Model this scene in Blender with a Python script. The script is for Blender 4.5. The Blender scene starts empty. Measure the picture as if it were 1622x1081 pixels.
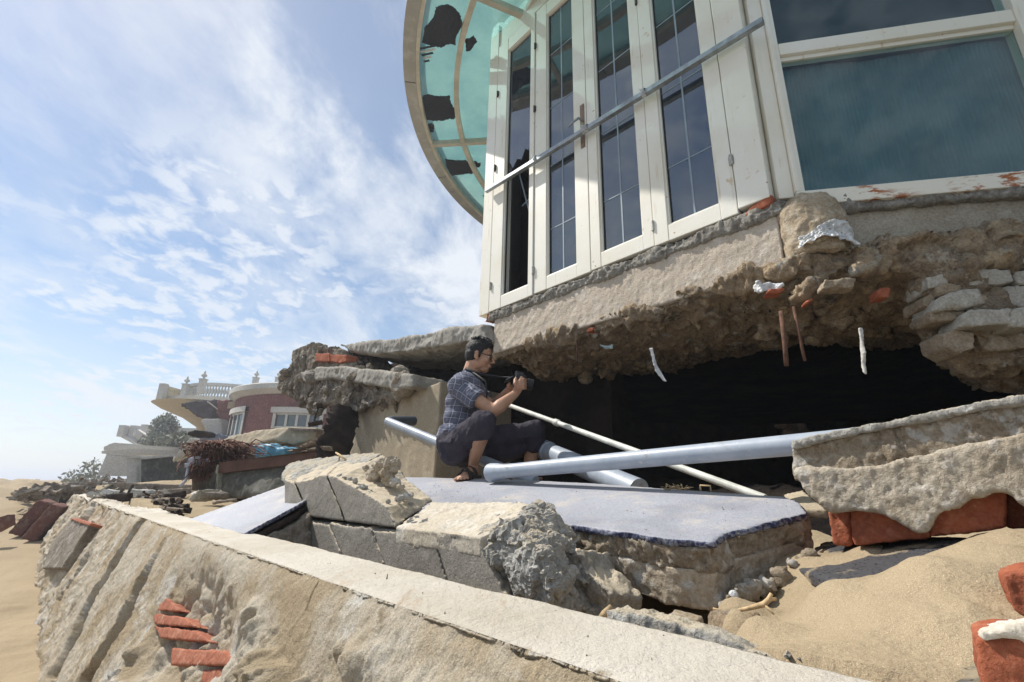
import bpy, bmesh, math, random
import numpy as np
from mathutils import Vector, Matrix
random.seed(7); np.random.seed(7)
SC = bpy.context.scene
COL = SC.collection
# ---------------------------------------------------------------- camera
F_PX, PW, PH = 760.0, 1622, 1081
PITCH, ROLL = math.radians(17.3), math.radians(1.3)
_f = np.array([0, math.cos(PITCH), math.sin(PITCH)]); _r0 = np.array([1., 0, 0]); _u0 = np.cross(_r0, _f)
_r = _r0*math.cos(ROLL)+_u0*math.sin(ROLL); _u = np.cross(_r, _f)
cd = bpy.data.cameras.new('camera'); cam = bpy.data.objects.new('camera', cd); COL.objects.link(cam)
cd.sensor_width = 36; cd.lens = 36*F_PX/PW; cd.clip_start = .02; cd.clip_end = 5000
cam.matrix_world = Matrix(((_r[0], _u[0], -_f[0], 0), (_r[1], _u[1], -_f[1], 0), (_r[2], _u[2], -_f[2], 0), (0, 0, 0, 1)))
SC.camera = cam
# ---------------------------------------------------------------- light
SUN_AZ, SUN_EL = math.radians(-66), math.radians(51)
sdir = Vector((math.sin(SUN_AZ)*math.cos(SUN_EL), math.cos(SUN_AZ)*math.cos(SUN_EL), math.sin(SUN_EL)))
sl = bpy.data.lights.new('sun', 'SUN'); sl.energy = 5.0; sl.angle = math.radians(.6); sl.color = (1, .95, .87)
so = bpy.data.objects.new('sun', sl); COL.objects.link(so)
so.rotation_euler = sdir.to_track_quat('Z', 'Y').to_euler(); so.location = (-8, 8, 14)
SC.view_settings.view_transform = 'Standard'; SC.view_settings.look = 'None'
SC.view_settings.exposure = 0.24; SC.view_settings.gamma = 1
w = bpy.data.worlds.new('World'); SC.world = w; w.use_nodes = True
nt = w.node_tree; nt.nodes.clear()
def N(t, **k):
    n = nt.nodes.new(t)
    for a, b in k.items(): setattr(n, a, b)
    return n
def LK(a, b): nt.links.new(a, b)
def wm(op, a, b=None, c=None):
    n = N('ShaderNodeMath', operation=op)
    for i, v in enumerate((a, b, c)):
        if v is None: continue
        if isinstance(v, (int, float)): n.inputs[i].default_value = v
        else: LK(v, n.inputs[i])
    return n.outputs[0]
sky = N('ShaderNodeTexSky', sky_type='NISHITA', sun_disc=False, sun_elevation=SUN_EL, sun_rotation=SUN_AZ, air_density=1.0, dust_density=.5, ozone_density=1.2)
tc = N('ShaderNodeTexCoord'); sep = N('ShaderNodeSeparateXYZ'); LK(tc.outputs['Generated'], sep.inputs[0])
zz = wm('ADD', wm('MAXIMUM', sep.outputs[2], 0.0), .16)
cx = wm('DIVIDE', sep.outputs[0], zz); cy = wm('DIVIDE', sep.outputs[1], zz)
cmb = N('ShaderNodeCombineXYZ'); LK(cx, cmb.inputs[0]); LK(cy, cmb.inputs[1])
def wnoise(scale, det, rough, sx=1, sy=1, rot=0, dist=0, loc=(0, 0, 0)):
    mp = N('ShaderNodeMapping'); mp.inputs['Rotation'].default_value = (0, 0, rot); mp.inputs['Scale'].default_value = (sx, sy, 1); mp.inputs['Location'].default_value = loc
    LK(cmb.outputs[0], mp.inputs[0])
    n = N('ShaderNodeTexNoise'); n.inputs['Scale'].default_value = scale; n.inputs['Detail'].default_value = det; n.inputs['Roughness'].default_value = rough; n.inputs['Distortion'].default_value = dist
    LK(mp.outputs[0], n.inputs['Vector']); return n.outputs[0]
def wramp(v, a, b):
    m = N('ShaderNodeMapRange', interpolation_type='SMOOTHSTEP'); m.inputs['From Min'].default_value = a; m.inputs['From Max'].default_value = b
    LK(v, m.inputs['Value']); return m.outputs[0]
big = wramp(wnoise(.75, 3, .55, 1, .8, .6, .4, (3.1, 1.7, 0)), .36, .64)
wisp = wramp(wnoise(2.3, 10, .64, 1.0, .62, .5, .25, (.4, 2.2, 0)), .36, .66)
puff = wramp(wnoise(11, 6, .55, 1, .8, .3, .3, (5, .6, 0)), .38, .62)
pm = wramp(wnoise(.8, 2, .5, 1, 1, 0, 0, (8.3, 4.1, 0)), .42, .56)
c1 = wm('MULTIPLY', wisp, wm('ADD', wm('MULTIPLY', big, .80), .38))
c2 = wm('MULTIPLY', wm('MULTIPLY', puff, pm), .75)
cl = wm('MINIMUM', wm('ADD', wm('MAXIMUM', c1, c2), wm('ADD', wm('MULTIPLY', big, .16), .05)), 1.0)
# thin veil low down, as moist sea air has
veil = wramp(sep.outputs[2], .42, .0)
cl = wm('MAXIMUM', cl, wm('MULTIPLY', veil, .55))
mixc = N('ShaderNodeMix', data_type='RGBA'); LK(cl, mixc.inputs[0])
hsv = N('ShaderNodeHueSaturation'); hsv.inputs['Saturation'].default_value = 1.12; hsv.inputs['Hue'].default_value=.497; hsv.inputs['Value'].default_value = 1.05; LK(sky.outputs[0], hsv.inputs['Color'])
LK(hsv.outputs[0], mixc.inputs[6]); mixc.inputs[7].default_value = (7.2, 7.6, 8.2, 1)
bg = N('ShaderNodeBackground'); bg.inputs['Strength'].default_value = .10; LK(mixc.outputs[2], bg.inputs[0])
wo = N('ShaderNodeOutputWorld'); LK(bg.outputs[0], wo.inputs[0])
# ---------------------------------------------------------------- places: sight lines met with real planes
TH = math.radians(43.5)                                     # everything here runs along the shore, 43.5 degrees left of ahead
N1 = np.array([math.cos(TH), math.sin(TH), 0]); D1 = np.array([-math.sin(TH), math.cos(TH), 0])
UP = np.array([0, 0, 1.])
def W(p, q, z): return N1*p+D1*q+UP*z
def ray(x, y): return _f+_r*(x-PW/2)/F_PX-_u*(y-PH/2)/F_PX
def at(x, y, d): v = ray(x, y); return v*d/math.hypot(v[0], v[1])
def onP(x, y, p): v = ray(x, y); return v*p/(v@N1)
def onZ(x, y, z): v = ray(x, y); return v*z/v[2]
def on(x, y, p0, n): v = ray(x, y); return v*((np.array(p0)@n)/(v@n))
def aty(x, y, Y): v = ray(x, y); return v*Y/v[1]
# ---------------------------------------------------------------- numpy noise
_T = np.random.RandomState(3).rand(64, 64, 64).astype(np.float32)
def vnoise(P):
    P = np.asarray(P, float); i = np.floor(P).astype(int); f = P-i; f = f*f*f*(f*(f*6-15)+10)
    a = i & 63; b = (i+1) & 63; x, y, z = f.T
    def g(X, Y, Z): return _T[X, Y, Z]
    x0, y0, z0 = a.T; x1, y1, z1 = b.T
    c00 = g(x0, y0, z0)*(1-x)+g(x1, y0, z0)*x; c10 = g(x0, y1, z0)*(1-x)+g(x1, y1, z0)*x
    c01 = g(x0, y0, z1)*(1-x)+g(x1, y0, z1)*x; c11 = g(x0, y1, z1)*(1-x)+g(x1, y1, z1)*x
    return ((c00*(1-y)+c10*y)*(1-z)+(c01*(1-y)+c11*y)*z)*2-1
_RM = np.array([[.36, .48, -.8], [-.8, .6, 0], [.48, .64, .6]])
def fbm(P, s, o=4, seed=0, rid=False):
    P = np.asarray(P, float)*s+seed*7.31; r = np.zeros(len(P)); a = .5; t = 0
    for k in range(o):
        v = vnoise(P)
        if rid: v = 1-2*np.abs(v)
        r += a*v; t += a; a *= .5; P = P@_RM.T*2.03+3.1
    return r/t
def cell(P, s, seed=0):                                      # id value of the nearest cell, and how near its border
    P = np.asarray(P, float)*s+seed*3.7; i = np.floor(P).astype(int)
    d1 = np.full(len(P), 9.); d2 = d1.copy(); v = np.zeros(len(P))
    for dx in (-1, 0, 1):
        for dy in (-1, 0, 1):
            for dz in (-1, 0, 1):
                j = (i+np.array([dx, dy, dz])); jm = j & 63
                q = j+np.stack([_T[jm[:, 0], jm[:, 1], jm[:, 2]], _T[jm[:, 1], jm[:, 2], jm[:, 0]], _T[jm[:, 2], jm[:, 0], jm[:, 1]]], 1)
                d = np.linalg.norm(P-q, axis=1); m = d < d1
                d2 = np.where(m, d1, np.minimum(d2, d)); v = np.where(m, _T[(jm[:, 0]+5) & 63, jm[:, 1], jm[:, 2]], v); d1 = np.minimum(d1, d)
    return v, np.clip(d2-d1, 0, 1)
# ---------------------------------------------------------------- objects
def wloc(o):
    l = Vector((0, 0, 0))
    while o: l += o.location; o = o.parent
    return np.array(l)
def mesh(name, V, Fs, mat=None, parent=None, smooth=True, origin=None):
    V = np.asarray(V, float)
    if parent is not None: V = V-wloc(parent)
    me = bpy.data.meshes.new(name)
    loc = np.zeros(3)
    if parent is None:
        loc = np.array([(V[:, 0].min()+V[:, 0].max())/2, (V[:, 1].min()+V[:, 1].max())/2, V[:, 2].min()]) if origin is None else np.array(origin); V = V-loc
    me.from_pydata(V.tolist(), [], Fs if isinstance(Fs, list) else Fs.tolist()); me.validate(); me.update()
    if smooth is True: me.shade_smooth()
    elif smooth:
        me.shade_smooth(); me.set_sharp_from_angle(angle=math.radians(smooth))
    if mat is not None: me.materials.append(mat)
    o = bpy.data.objects.new(name, me); COL.objects.link(o); o.location = loc
    if parent is not None: o.parent = parent
    return o
def thing(name, label, cat, loc=(0, 0, 0), group=None):
    o = bpy.data.objects.new(name, None); COL.objects.link(o); o.location = Vector([float(a) for a in loc]); o.empty_display_size = .1
    return tag(o, label, cat, group)
def tag(o, label, cat, group=None):
    o['label'] = label; o['category'] = cat
    if group: o['group'] = group
    return o
def kind(o, k, label=None, cat=None):
    o['kind'] = k
    if label: o['label'] = label
    if cat: o['category'] = cat
    return o
class MB:
    def __init__(s): s.V = []; s.F = []
    def add(s, V, Fs):
        b = len(s.V); s.V += [tuple(map(float, v)) for v in V]; s.F += [tuple(int(i)+b for i in f) for f in Fs]; return s
    def box(s, c, X, Y, Z):                                   # centre and three half-extent vectors
        c, X, Y, Z = map(np.array, (c, X, Y, Z))
        v = [c+a*X+b*Y+d*Z for a in (-1, 1) for b in (-1, 1) for d in (-1, 1)]
        f = [(0, 1, 3, 2), (4, 6, 7, 5), (0, 4, 5, 1), (2, 3, 7, 6), (0, 2, 6, 4), (1, 5, 7, 3)]
        if np.linalg.det(np.array([X, Y, Z])) < 0: f = [t[::-1] for t in f]
        return s.add(v, f)
    def bar(s, a, b, w_, h_, up=(0, 0, 1)):
        a, b = np.array(a, float), np.array(b, float); d = b-a; L = np.linalg.norm(d); d = d/L
        x = np.cross(d, up); x /= np.linalg.norm(x)+1e-9; y = np.cross(x, d)
        return s.box((a+b)/2, d*L/2, x*w_/2, y*h_/2)
    def prism(s, loop, vec):
        n = len(loop); L = [np.array(p, float) for p in loop]; vec = np.array(vec, float)
        nr = sum((np.cross(L[i]-L[0], L[(i+1) % n]-L[0]) for i in range(1, n-1)), np.zeros(3))
        if nr@vec > 0: L = L[::-1]
        v = L+[p+vec for p in L]
        return s.add(v, [tuple(range(n)), tuple(range(2*n-1, n-1, -1))]+[(i, n+i, n+(i+1) % n, (i+1) % n) for i in range(n)])
    def tube(s, pts, r, k=12, cap=True):
        pts = [np.array(p, float) for p in pts]; n = len(pts); rs = [r]*n if isinstance(r, (int, float)) else list(r)
        V = []; x = None
        for i in range(n):
            t = pts[min(i+1, n-1)]-pts[max(i-1, 0)]; t = t/(np.linalg.norm(t)+1e-12)
            if x is None:
                a = np.array([0, 0, 1.]) if abs(t[2]) < .9 else np.array([1., 0, 0]); x = np.cross(t, a)
            x = x-t*(x@t); x /= np.linalg.norm(x)+1e-12; y = np.cross(t, x)
            for j in range(k):
                a = 2*math.pi*j/k; V.append(pts[i]+rs[i]*(x*math.cos(a)+y*math.sin(a)))
        Fs = [(i*k+j, i*k+(j+1) % k, (i+1)*k+(j+1) % k, (i+1)*k+j) for i in range(n-1) for j in range(k)]
        if cap: Fs += [tuple(range(k-1, -1, -1)), tuple(range((n-1)*k, n*k))]
        return s.add(V, Fs)
    def lathe(s, c, prof, k=24, a0=0, a1=2*math.pi, cap=True):    # prof = (radius, z) upward, axis +z at c
        c = np.array(c, float); full = abs(a1-a0-2*math.pi) < 1e-6; m = k if full else k+1; V = []
        for r, z in prof:
            for j in range(m):
                a = a0+(a1-a0)*j/k; V.append(c+np.array([r*math.cos(a), r*math.sin(a), z]))
        n = len(prof); jj = range(k)
        Fs = [(i*m+j, i*m+(j+1) % m, (i+1)*m+(j+1) % m, (i+1)*m+j) for i in range(n-1) for j in jj]
        if cap and full: Fs += [tuple(range(k-1, -1, -1)), tuple(range((n-1)*m, n*m))]
        return s.add(V, Fs)
    def ell(s, c, r, R=None, k=12):                            # ellipsoid
        c = np.array(c, float); r = np.array([r]*3 if isinstance(r, (int, float)) else r, float); R = np.eye(3) if R is None else np.array(R)
        V = [c+R@(r*np.array([0, 0, -1.]))]
        for i in range(1, k):
            t = math.pi*i/k
            for j in range(2*k):
                a = math.pi*j/k; V.append(c+R@(r*np.array([math.sin(t)*math.cos(a), math.sin(t)*math.sin(a), -math.cos(t)])))
        V.append(c+R@(r*np.array([0, 0, 1.]))); m = 2*k; Fs = [(0, 1+(j+1) % m, 1+j) for j in range(m)]
        Fs += [(1+i*m+j, 1+i*m+(j+1) % m, 1+(i+1)*m+(j+1) % m, 1+(i+1)*m+j) for i in range(k-2) for j in range(m)]
        b = 1+(k-2)*m; Fs += [(b+j, b+(j+1) % m, b+m) for j in range(m)]
        return s.add(V, Fs)
    def frag(s, c, r, rs=None):                                # angular fragment
        rs = rs or np.random; r = np.array([r]*3 if isinstance(r, (int, float)) else r, float); q = rs.randn(3, 3); u, _, v = np.linalg.svd(q); q = u@v; c = np.array(c, float)
        V = [c+q@(r*np.array([a, b, d])*rs.uniform(.65, 1.15, 3)) for a in (-1, 1) for b in (-1, 1) for d in (-1, 1)]
        return s.add(V, [(0, 1, 3), (0, 3, 2), (4, 6, 7), (4, 7, 5), (0, 4, 5), (0, 5, 1), (2, 3, 7), (2, 7, 6), (0, 2, 6), (0, 6, 4), (1, 5, 7), (1, 7, 3)])
    def cap(s, a, b, ra, rb=None, k=10):                       # capsule with taper
        rb = ra if rb is None else rb; a, b = np.array(a, float), np.array(b, float); d = b-a; L = np.linalg.norm(d); d = d/max(L, 1e-9)
        pts = [a-d*ra*math.cos(t) for t in (.25, .6, 1.0)]+[a, b]+[b+d*rb*math.cos(t) for t in (1.0, .6, .25)]
        rs = [ra*math.sin(t) for t in (.25, .6, 1.0)]+[ra, rb]+[rb*math.sin(t) for t in (1.0, .6, .25)]
        return s.tube(pts, rs, k)
    def build(s, name, mat, parent=None, smooth=False, bevel=0, **k):
        o = mesh(name, s.V, s.F, mat, parent, smooth, **k)
        if bevel:
            m = o.modifiers.new('b', 'BEVEL'); m.width = bevel; m.segments = 2; m.limit_method = 'ANGLE'
        return o
def arrays(me):
    n = len(me.vertices); c = np.empty(n*3); me.vertices.foreach_get('co', c); nr = np.empty(n*3); me.vertices.foreach_get('normal', nr)
    return c.reshape(-1, 3), nr.reshape(-1, 3)
def remesh(mb, vox, smooth=0):
    me = bpy.data.meshes.new('t'); me.from_pydata(mb.V, [], mb.F); me.update()
    o = bpy.data.objects.new('t', me); COL.objects.link(o)
    t = o.modifiers.new('t', 'TRIANGULATE')
    m = o.modifiers.new('r', 'REMESH'); m.mode = 'VOXEL'; m.voxel_size = vox; m.adaptivity = 0
    if smooth:
        s = o.modifiers.new('s', 'SMOOTH'); s.iterations = smooth; s.factor = .5
    dg = bpy.context.evaluated_depsgraph_get(); r = bpy.data.meshes.new_from_object(o.evaluated_get(dg))
    bpy.data.objects.remove(o); bpy.data.meshes.remove(me)
    return r
def rough(name, mb, mat, vox, parent=None, layers=((.01, 6, 4, 0),), chips=None, mask=None, smooth=0, seed=0, flat=False, post=None):
    """closed solids joined, worn and broken: layers = (amplitude, scale, octaves, ridged)"""
    me = remesh(mb, vox, smooth)
    if not len(me.vertices): print('EMPTY', name); me.from_pydata(mb.V, [], mb.F); me.update()
    c, n = arrays(me); d = np.zeros(len(c))
    for a, s, o_, rd in layers: d += a*fbm(c, s, o_, seed, bool(rd))
    if chips:
        for a, s in (chips if isinstance(chips[0], tuple) else (chips,)):
            wc = c+.25/s*np.stack([fbm(c, s*2, 2, seed+5), fbm(c, s*2, 2, seed+6), fbm(c, s*2, 2, seed+7)], 1)
            v, e = cell(wc, s, seed); d += a*((v-.5)*2)-a*.12*np.exp(-(e/.06)**2)
    if mask is not None: d *= mask(c, n)
    c = c+n*d[:, None]
    if post is not None: c = post(c, n)
    V0 = np.array([0, 0, 0.])
    if parent is not None: loc = wloc(parent)
    else: loc = np.array([(c[:, 0].min()+c[:, 0].max())/2, (c[:, 1].min()+c[:, 1].max())/2, c[:, 2].min()])
    me.vertices.foreach_set('co', (c-loc).ravel()); me.update()
    if flat: me.shade_flat()
    else: me.shade_smooth()
    me.materials.clear(); me.materials.append(mat); me.name = name
    o = bpy.data.objects.new(name, me); COL.objects.link(o)
    if parent is not None: o.parent = parent
    else: o.location = loc
    return o
# ---------------------------------------------------------------- materials
class G:
    def __init__(s, name):
        s.m = bpy.data.materials.new(name); s.m.use_nodes = True; s.t = s.m.node_tree; s.t.nodes.clear()
        s.o = s.n('ShaderNodeOutputMaterial'); s.b = s.n('ShaderNodeBsdfPrincipled'); s.l(s.b.outputs[0], s.o.inputs[0])
        s.g = s.n('ShaderNodeNewGeometry'); s.pos = s.g.outputs['Position']; s.tc = s.n('ShaderNodeTexCoord'); s.obj = s.tc.outputs['Object']
        s.bump_prev = None
    def n(s, t, **k):
        x = s.t.nodes.new(t)
        for a, b in k.items(): setattr(x, a, b)
        return x
    def l(s, a, b): s.t.links.new(a, b)
    def put(s, sock, v):
        if isinstance(v, (int, float)): sock.default_value = v
        elif isinstance(v, tuple): sock.default_value = v if len(v) == 4 or len(sock.default_value) == 3 else (*v, 1)
        else: s.l(v, sock)
    def math(s, op, a, b=0, c=0):
        x = s.n('ShaderNodeMath', operation=op)
        for i, v in enumerate((a, b, c)): s.put(x.inputs[i], v)
        return x.outputs[0]
    def map(s, v, scale=(1, 1, 1), rot=(0, 0, 0), loc=(0, 0, 0)):
        x = s.n('ShaderNodeMapping'); x.inputs['Scale'].default_value = scale; x.inputs['Rotation'].default_value = rot; x.inputs['Location'].default_value = loc
        s.l(v, x.inputs[0]); return x.outputs[0]
    def noise(s, scale, det=4, rough=.55, vec=None, dist=0):
        x = s.n('ShaderNodeTexNoise'); x.inputs['Scale'].default_value = scale; x.inputs['Detail'].default_value = det; x.inputs['Roughness'].default_value = rough; x.inputs['Distortion'].default_value = dist
        s.l(vec or s.pos, x.inputs['Vector']); return x.outputs[0]
    def vor(s, scale, vec=None, feature='F1', out='Distance', rnd=1.0):
        x = s.n('ShaderNodeTexVoronoi', feature=feature); x.inputs['Scale'].default_value = scale; x.inputs['Randomness'].default_value = rnd
        s.l(vec or s.pos, x.inputs['Vector']); return x.outputs[out]
    def rng(s, v, a, b, c=0., d=1., smooth=True):
        x = s.n('ShaderNodeMapRange', interpolation_type='SMOOTHSTEP' if smooth else 'LINEAR')
        for i, q in enumerate((v, a, b, c, d)): s.put(x.inputs[i], q)
        return x.outputs[0]
    def mix(s, f, a, b, mode='MIX'):
        x = s.n('ShaderNodeMix', data_type='RGBA', blend_type=mode); s.put(x.inputs[0], f); s.put(x.inputs[6], a); s.put(x.inputs[7], b); return x.outputs[2]
    def bump(s, h, dist=.01, strength=1.):
        x = s.n('ShaderNodeBump'); x.inputs['Distance'].default_value = dist; x.inputs['Strength'].default_value = strength; s.l(h, x.inputs['Height'])
        if s.bump_prev is not None: s.l(s.bump_prev, x.inputs['Normal'])
        s.bump_prev = x.outputs[0]; s.l(x.outputs[0], s.b.inputs['Normal'])
    def fin(s, col, rough=.85, metal=0, spec=.3, **k):
        s.put(s.b.inputs['Base Color'], col); s.put(s.b.inputs['Roughness'], rough); s.put(s.b.inputs['Metallic'], metal); s.put(s.b.inputs['Specular IOR Level'], spec)
        for a, b in k.items(): s.put(s.b.inputs[a.replace('_', ' ')], b)
        return s.m
    def upness(s):
        x = s.n('ShaderNodeSeparateXYZ'); s.l(s.g.outputs['Normal'], x.inputs[0]); return x.outputs[2]
def stone_like(name, a, b, c=None, sc=3., grain=90., bump=.006, pits=0., rough=.92, sand=None, sandamt=(.35, .75), stain=None, stainr=(.56,.68), speck=None, gd=.32, gl=.13):
    g = G(name)
    col = g.mix(g.rng(g.noise(sc, 6, .6), .32, .68), a, b)
    if c: col = g.mix(g.rng(g.noise(sc*3.1, 5, .65, g.map(g.pos, loc=(4, 2, 7))), .48, .70), col, c)
    if stain: col = g.mix(g.rng(g.noise(sc*1.7, 7, .7, g.map(g.pos, loc=(1, 8, 3))), *stainr), col, stain)
    fine = g.noise(grain, 5, .7)
    col = g.mix(g.rng(fine, .25, .75, .0, 1.), g.mix(gd, col, (0.02, .018, .015)), g.mix(gl, col, (.85, .82, .76)))
    if speck: col = g.mix(g.rng(g.vor(grain*.6), .12, .2, .7, 0.), col, speck)
    if sand:
        f = g.rng(g.math('ADD', g.upness(), g.math('MULTIPLY', g.math('SUBTRACT', g.noise(7, 6, .65), .5), 1.6)), *sandamt)
        col = g.mix(f, col, g.mix(g.rng(g.noise(260, 2), .3, .7), tuple(x*.72 for x in sand), sand))
    g.bump(g.noise(grain*.28, 6, .68), bump*1.6, .8)
    g.bump(fine, bump*.6, 1.)
    g.bump(g.noise(grain*3.2, 3, .6), bump*.12, .8)
    if pits: g.bump(g.rng(g.vor(grain*.42), .0, .28), pits, .8)
    return g.fin(col, rough, spec=.2)
SAND = (.40, .325, .225)
M = {}
M['plaster_cap'] = stone_like('wall_cap_plaster', (.60, .545, .45), (.50, .43, .325), (.66, .62, .55), 2.2, 120, .003, stain=(.40,.31,.22), stainr=(.56, .72))
M['concrete'] = stone_like('grey_concrete', (.34, .325, .29), (.25, .235, .205), (.42, .40, .36), 2.5, 110, .005, pits=.002, sand=SAND, sandamt=(.55, 1.3))
M['block'] = stone_like('concrete_block', (.275, .25, .21), (.22, .198, .165), (.32, .295, .25), 3, 150, .003, pits=.0015, sand=(.56, .48, .36), sandamt=(.45, .75))
M['broken'] = stone_like('broken_concrete', (.44, .43, .40), (.30, .285, .25), (.55, .54, .51), 9, 70, .012, pits=.004, sand=(.52, .45, .34), sandamt=(.55, 1.1))
M['slab_edge'] = stone_like('slab_edge_mortar', (.31, .245, .165), (.235, .175, .11), (.42, .37, .29), 6, 80, .010, pits=.003, stain=(.47,.44,.39), stainr=(.55, .62))
M['slab_base'] = stone_like('slab_base_concrete', (.46, .385, .285), (.35, .28, .195), (.56, .51, .43), 5, 80, .007, pits=.003, stain=(.58, .56, .52), stainr=(.56, .66))
M['chunk'] = stone_like('pale_rough_concrete', (.47, .41, .32), (.38, .31, .22), (.55, .51, .45), 6, 75, .008, pits=.003, stain=(.30, .22, .13), stainr=(.60, .70))
M['soil'] = stone_like('brown_soil', (.37, .265, .155), (.20, .145, .09), (.50, .365, .21), 4, 90, .012, pits=.003, stain=(.43, .385, .31), stainr=(.57, .64))
g = G('soil_with_painted_shade'); g.bump(g.noise(14, 6, .65), .03); M['soil_shade'] = g.fin(g.mix(g.rng(g.noise(3, 6, .65), .35, .7), (.010, .009, .009), (.030, .023, .018)), .95, spec=.05)  # near-black albedo carries the deep shade of the hollow
M['stucco'] = stone_like('stucco_band', (.585, .50, .40), (.51, .43, .335), (.65, .58, .49), 2.5, 130, .004, pits=.004)
M['mortar'] = stone_like('ragged_mortar', (.30, .28, .24), (.17, .155, .13), (.42, .40, .36), 9, 70, .012)
M['wallconc'] = stone_like('cast_concrete_band', (.385, .335, .255), (.315, .265, .19), (.44, .39, .31), 3.5, 90, .003, pits=.003, stain=(.19, .145, .09), stainr=(.62, .72))
M['stone'] = stone_like('foundation_stone', (.45, .42, .36), (.36, .33, .27), (.52, .49, .43), 8, 90, .005)
M['stone_b'] = stone_like('brown_foundation_stone', (.33, .25, .16), (.25, .185, .115), (.40, .33, .24), 8, 90, .006)
M['brick'] = stone_like('orange_brick', (.37, .098, .042), (.25, .066, .030), (.42, .145, .075), 9, 120, .004, pits=.002, stain=(.42, .28, .18), stainr=(.62, .70), gl=.03, gd=.25)
M['brick_dusty'] = stone_like('dusty_brick', (.40, .135, .072), (.32, .10, .055), (.46, .22, .14), 9, 130, .003, sand=SAND, sandamt=(1.0, 1.75), stain=(.45, .33, .22), stainr=(.60, .7), gl=.04, gd=.25)
M['brick_dark'] = stone_like('dark_red_brick', (.165, .066, .052), (.13, .052, .042), (.22, .12, .09), 6, 90, .003, stain=(.20, .16, .13), stainr=(.5, .7), gl=.03)
M['box'] = stone_like('cast_concrete_box', (.42, .345, .235), (.35, .285, .19), (.48, .41, .30), 1.8, 100, .002, stain=(.24, .195, .13), stainr=(.55, .78))
M['white_dirty'] = stone_like('weathered_white_concrete', (.60, .58, .53), (.47, .45, .40), (.68, .66, .61), 1.4, 30, .004, stain=(.30, .29, .26), stainr=(.58, .72))
M['far_wall'] = stone_like('mossy_concrete', (.11, .108, .088), (.05, .05, .042), (.20, .195, .165), 1.2, 18, .01, gl=.05)
M['far_white'] = stone_like('far_white_concrete', (.62, .61, .57), (.52, .51, .47), None, 1, 20, .004)
M['cream'] = stone_like('cream_plaster', (.64, .55, .38), (.57, .48, .33), None, 1, 20, .004)
M['rubble'] = stone_like('mixed_rubble', (.28, .235, .175), (.15, .12, .09), (.42, .39, .34), 2.2, 45, .02)
# red facade brick with real courses
g = G('villa_red_brick'); v = g.map(g.pos, scale=(1, 1, 1))
col = g.mix(g.rng(g.noise(3, 5), .3, .7), (.19, .075, .066), (.15, .058, .052)); col = g.mix(g.rng(g.noise(14, 3), .45, .7), col, (.25, .12, .10))
g.bump(g.noise(9, 5), .03); M['villa_brick'] = g.fin(col, .9)
# sand
g = G('beach_sand'); col = g.mix(g.rng(g.noise(1.7, 5), .3, .7), (.375, .302, .205), (.305, .245, .165))
col = g.mix(g.rng(g.noise(700, 2, .5), .42, .62), col, (.27, .205, .125)); col = g.mix(g.rng(g.noise(620, 2, .5, g.map(g.pos, loc=(9, 9, 9))), .60, .72), col, (.58, .48, .33))
g.bump(g.noise(11, 6, .6), .02, .6); g.bump(g.noise(55, 4, .6), .006, .8); g.bump(g.noise(600, 2), .0010, .8)
M['sand'] = g.fin(col, .95, spec=.1)
g = G('parapet_side'); 
sep_ = g.n('ShaderNodeSeparateXYZ'); g.l(g.pos, sep_.inputs[0])
b_ = g.mix(g.rng(g.noise(3.4, 6, .6), .40, .60), (.42, .335, .22), (.56, .50, .40)); b_ = g.mix(g.rng(g.noise(9, 6, .7, g.map(g.pos, loc=(3, 3, 1))), .50, .70), b_, (.40, .325, .215))
b_ = g.mix(g.rng(g.noise(5, 7, .7, g.map(g.pos, loc=(7, 1, 5))), .55, .64), b_, (.63, .60, .54)); b_ = g.mix(g.rng(g.noise(7, 7, .72, g.map(g.pos, loc=(1, 9, 5))), .60, .72), b_, (.27, .215, .145))
b_ = g.mix(g.rng(g.noise(300, 3, .6), .35, .7), g.mix(.35, b_, (.08, .06, .04)), b_)
capc = g.mix(g.rng(g.noise(2.0, 6, .6), .35, .7), (.62, .575, .50), (.53, .475, .39)); capc = g.mix(g.rng(g.noise(16, 6, .72, g.map(g.pos, rot=(0, 0, TH), scale=(1, .12, 1))), .56, .74), capc, (.47, .37, .26))
capc = g.mix(g.rng(g.noise(26, 4, .7, g.map(g.pos, rot=(0, 0, TH), scale=(1, .25, 1), loc=(5, 5, 5))), .68, .76), capc, (.33, .22, .15))
capf = g.rng(g.math('ADD', g.upness(), g.math('MULTIPLY', g.math('SUBTRACT', g.noise(18, 4), .5), .25)), .80, .93)
zf = g.rng(sep_.outputs[2], -.27, -.225)
g.bump(g.noise(28, 7, .72), .013, .9); g.bump(g.noise(110, 5, .7), .004, 1.); g.bump(g.noise(380, 3), .0012, 1.)
M['parapet'] = g.fin(g.mix(g.math('MULTIPLY', capf, zf), b_, capc), .93, spec=.15)
# terrazzo floor
g = G('blue_grey_terrazzo'); base = g.mix(g.rng(g.noise(1.5, 4), .3, .7), (.355, .362, .40), (.30, .308, .345))
v1 = g.vor(150); base = g.mix(g.rng(v1, .20, .32, .75, 0), base, (.10, .11, .16)); base = g.mix(g.rng(g.vor(210, g.map(g.pos, loc=(2, 3, 4))), .15, .3, .6, 0), base, (.58, .60, .68))
base = g.mix(g.rng(g.noise(4, 7, .72), .50, .68, 0, .75), base, (.50, .45, .38)); base = g.mix(g.rng(g.noise(2.2, 6, .6, g.map(g.pos, loc=(8, 1, 3))), .50, .62, 0, .45), base, (.20, .205, .24)); g.bump(g.noise(60, 4), .003)
rim = g.mix(g.rng(g.noise(60, 4, .7), .45, .6), (.035, .042, .095), (.22, .23, .27)); base = g.mix(g.rng(g.upness(), .86, .6), base, rim); M['terrazzo'] = g.fin(base, .6, spec=.3)
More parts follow.
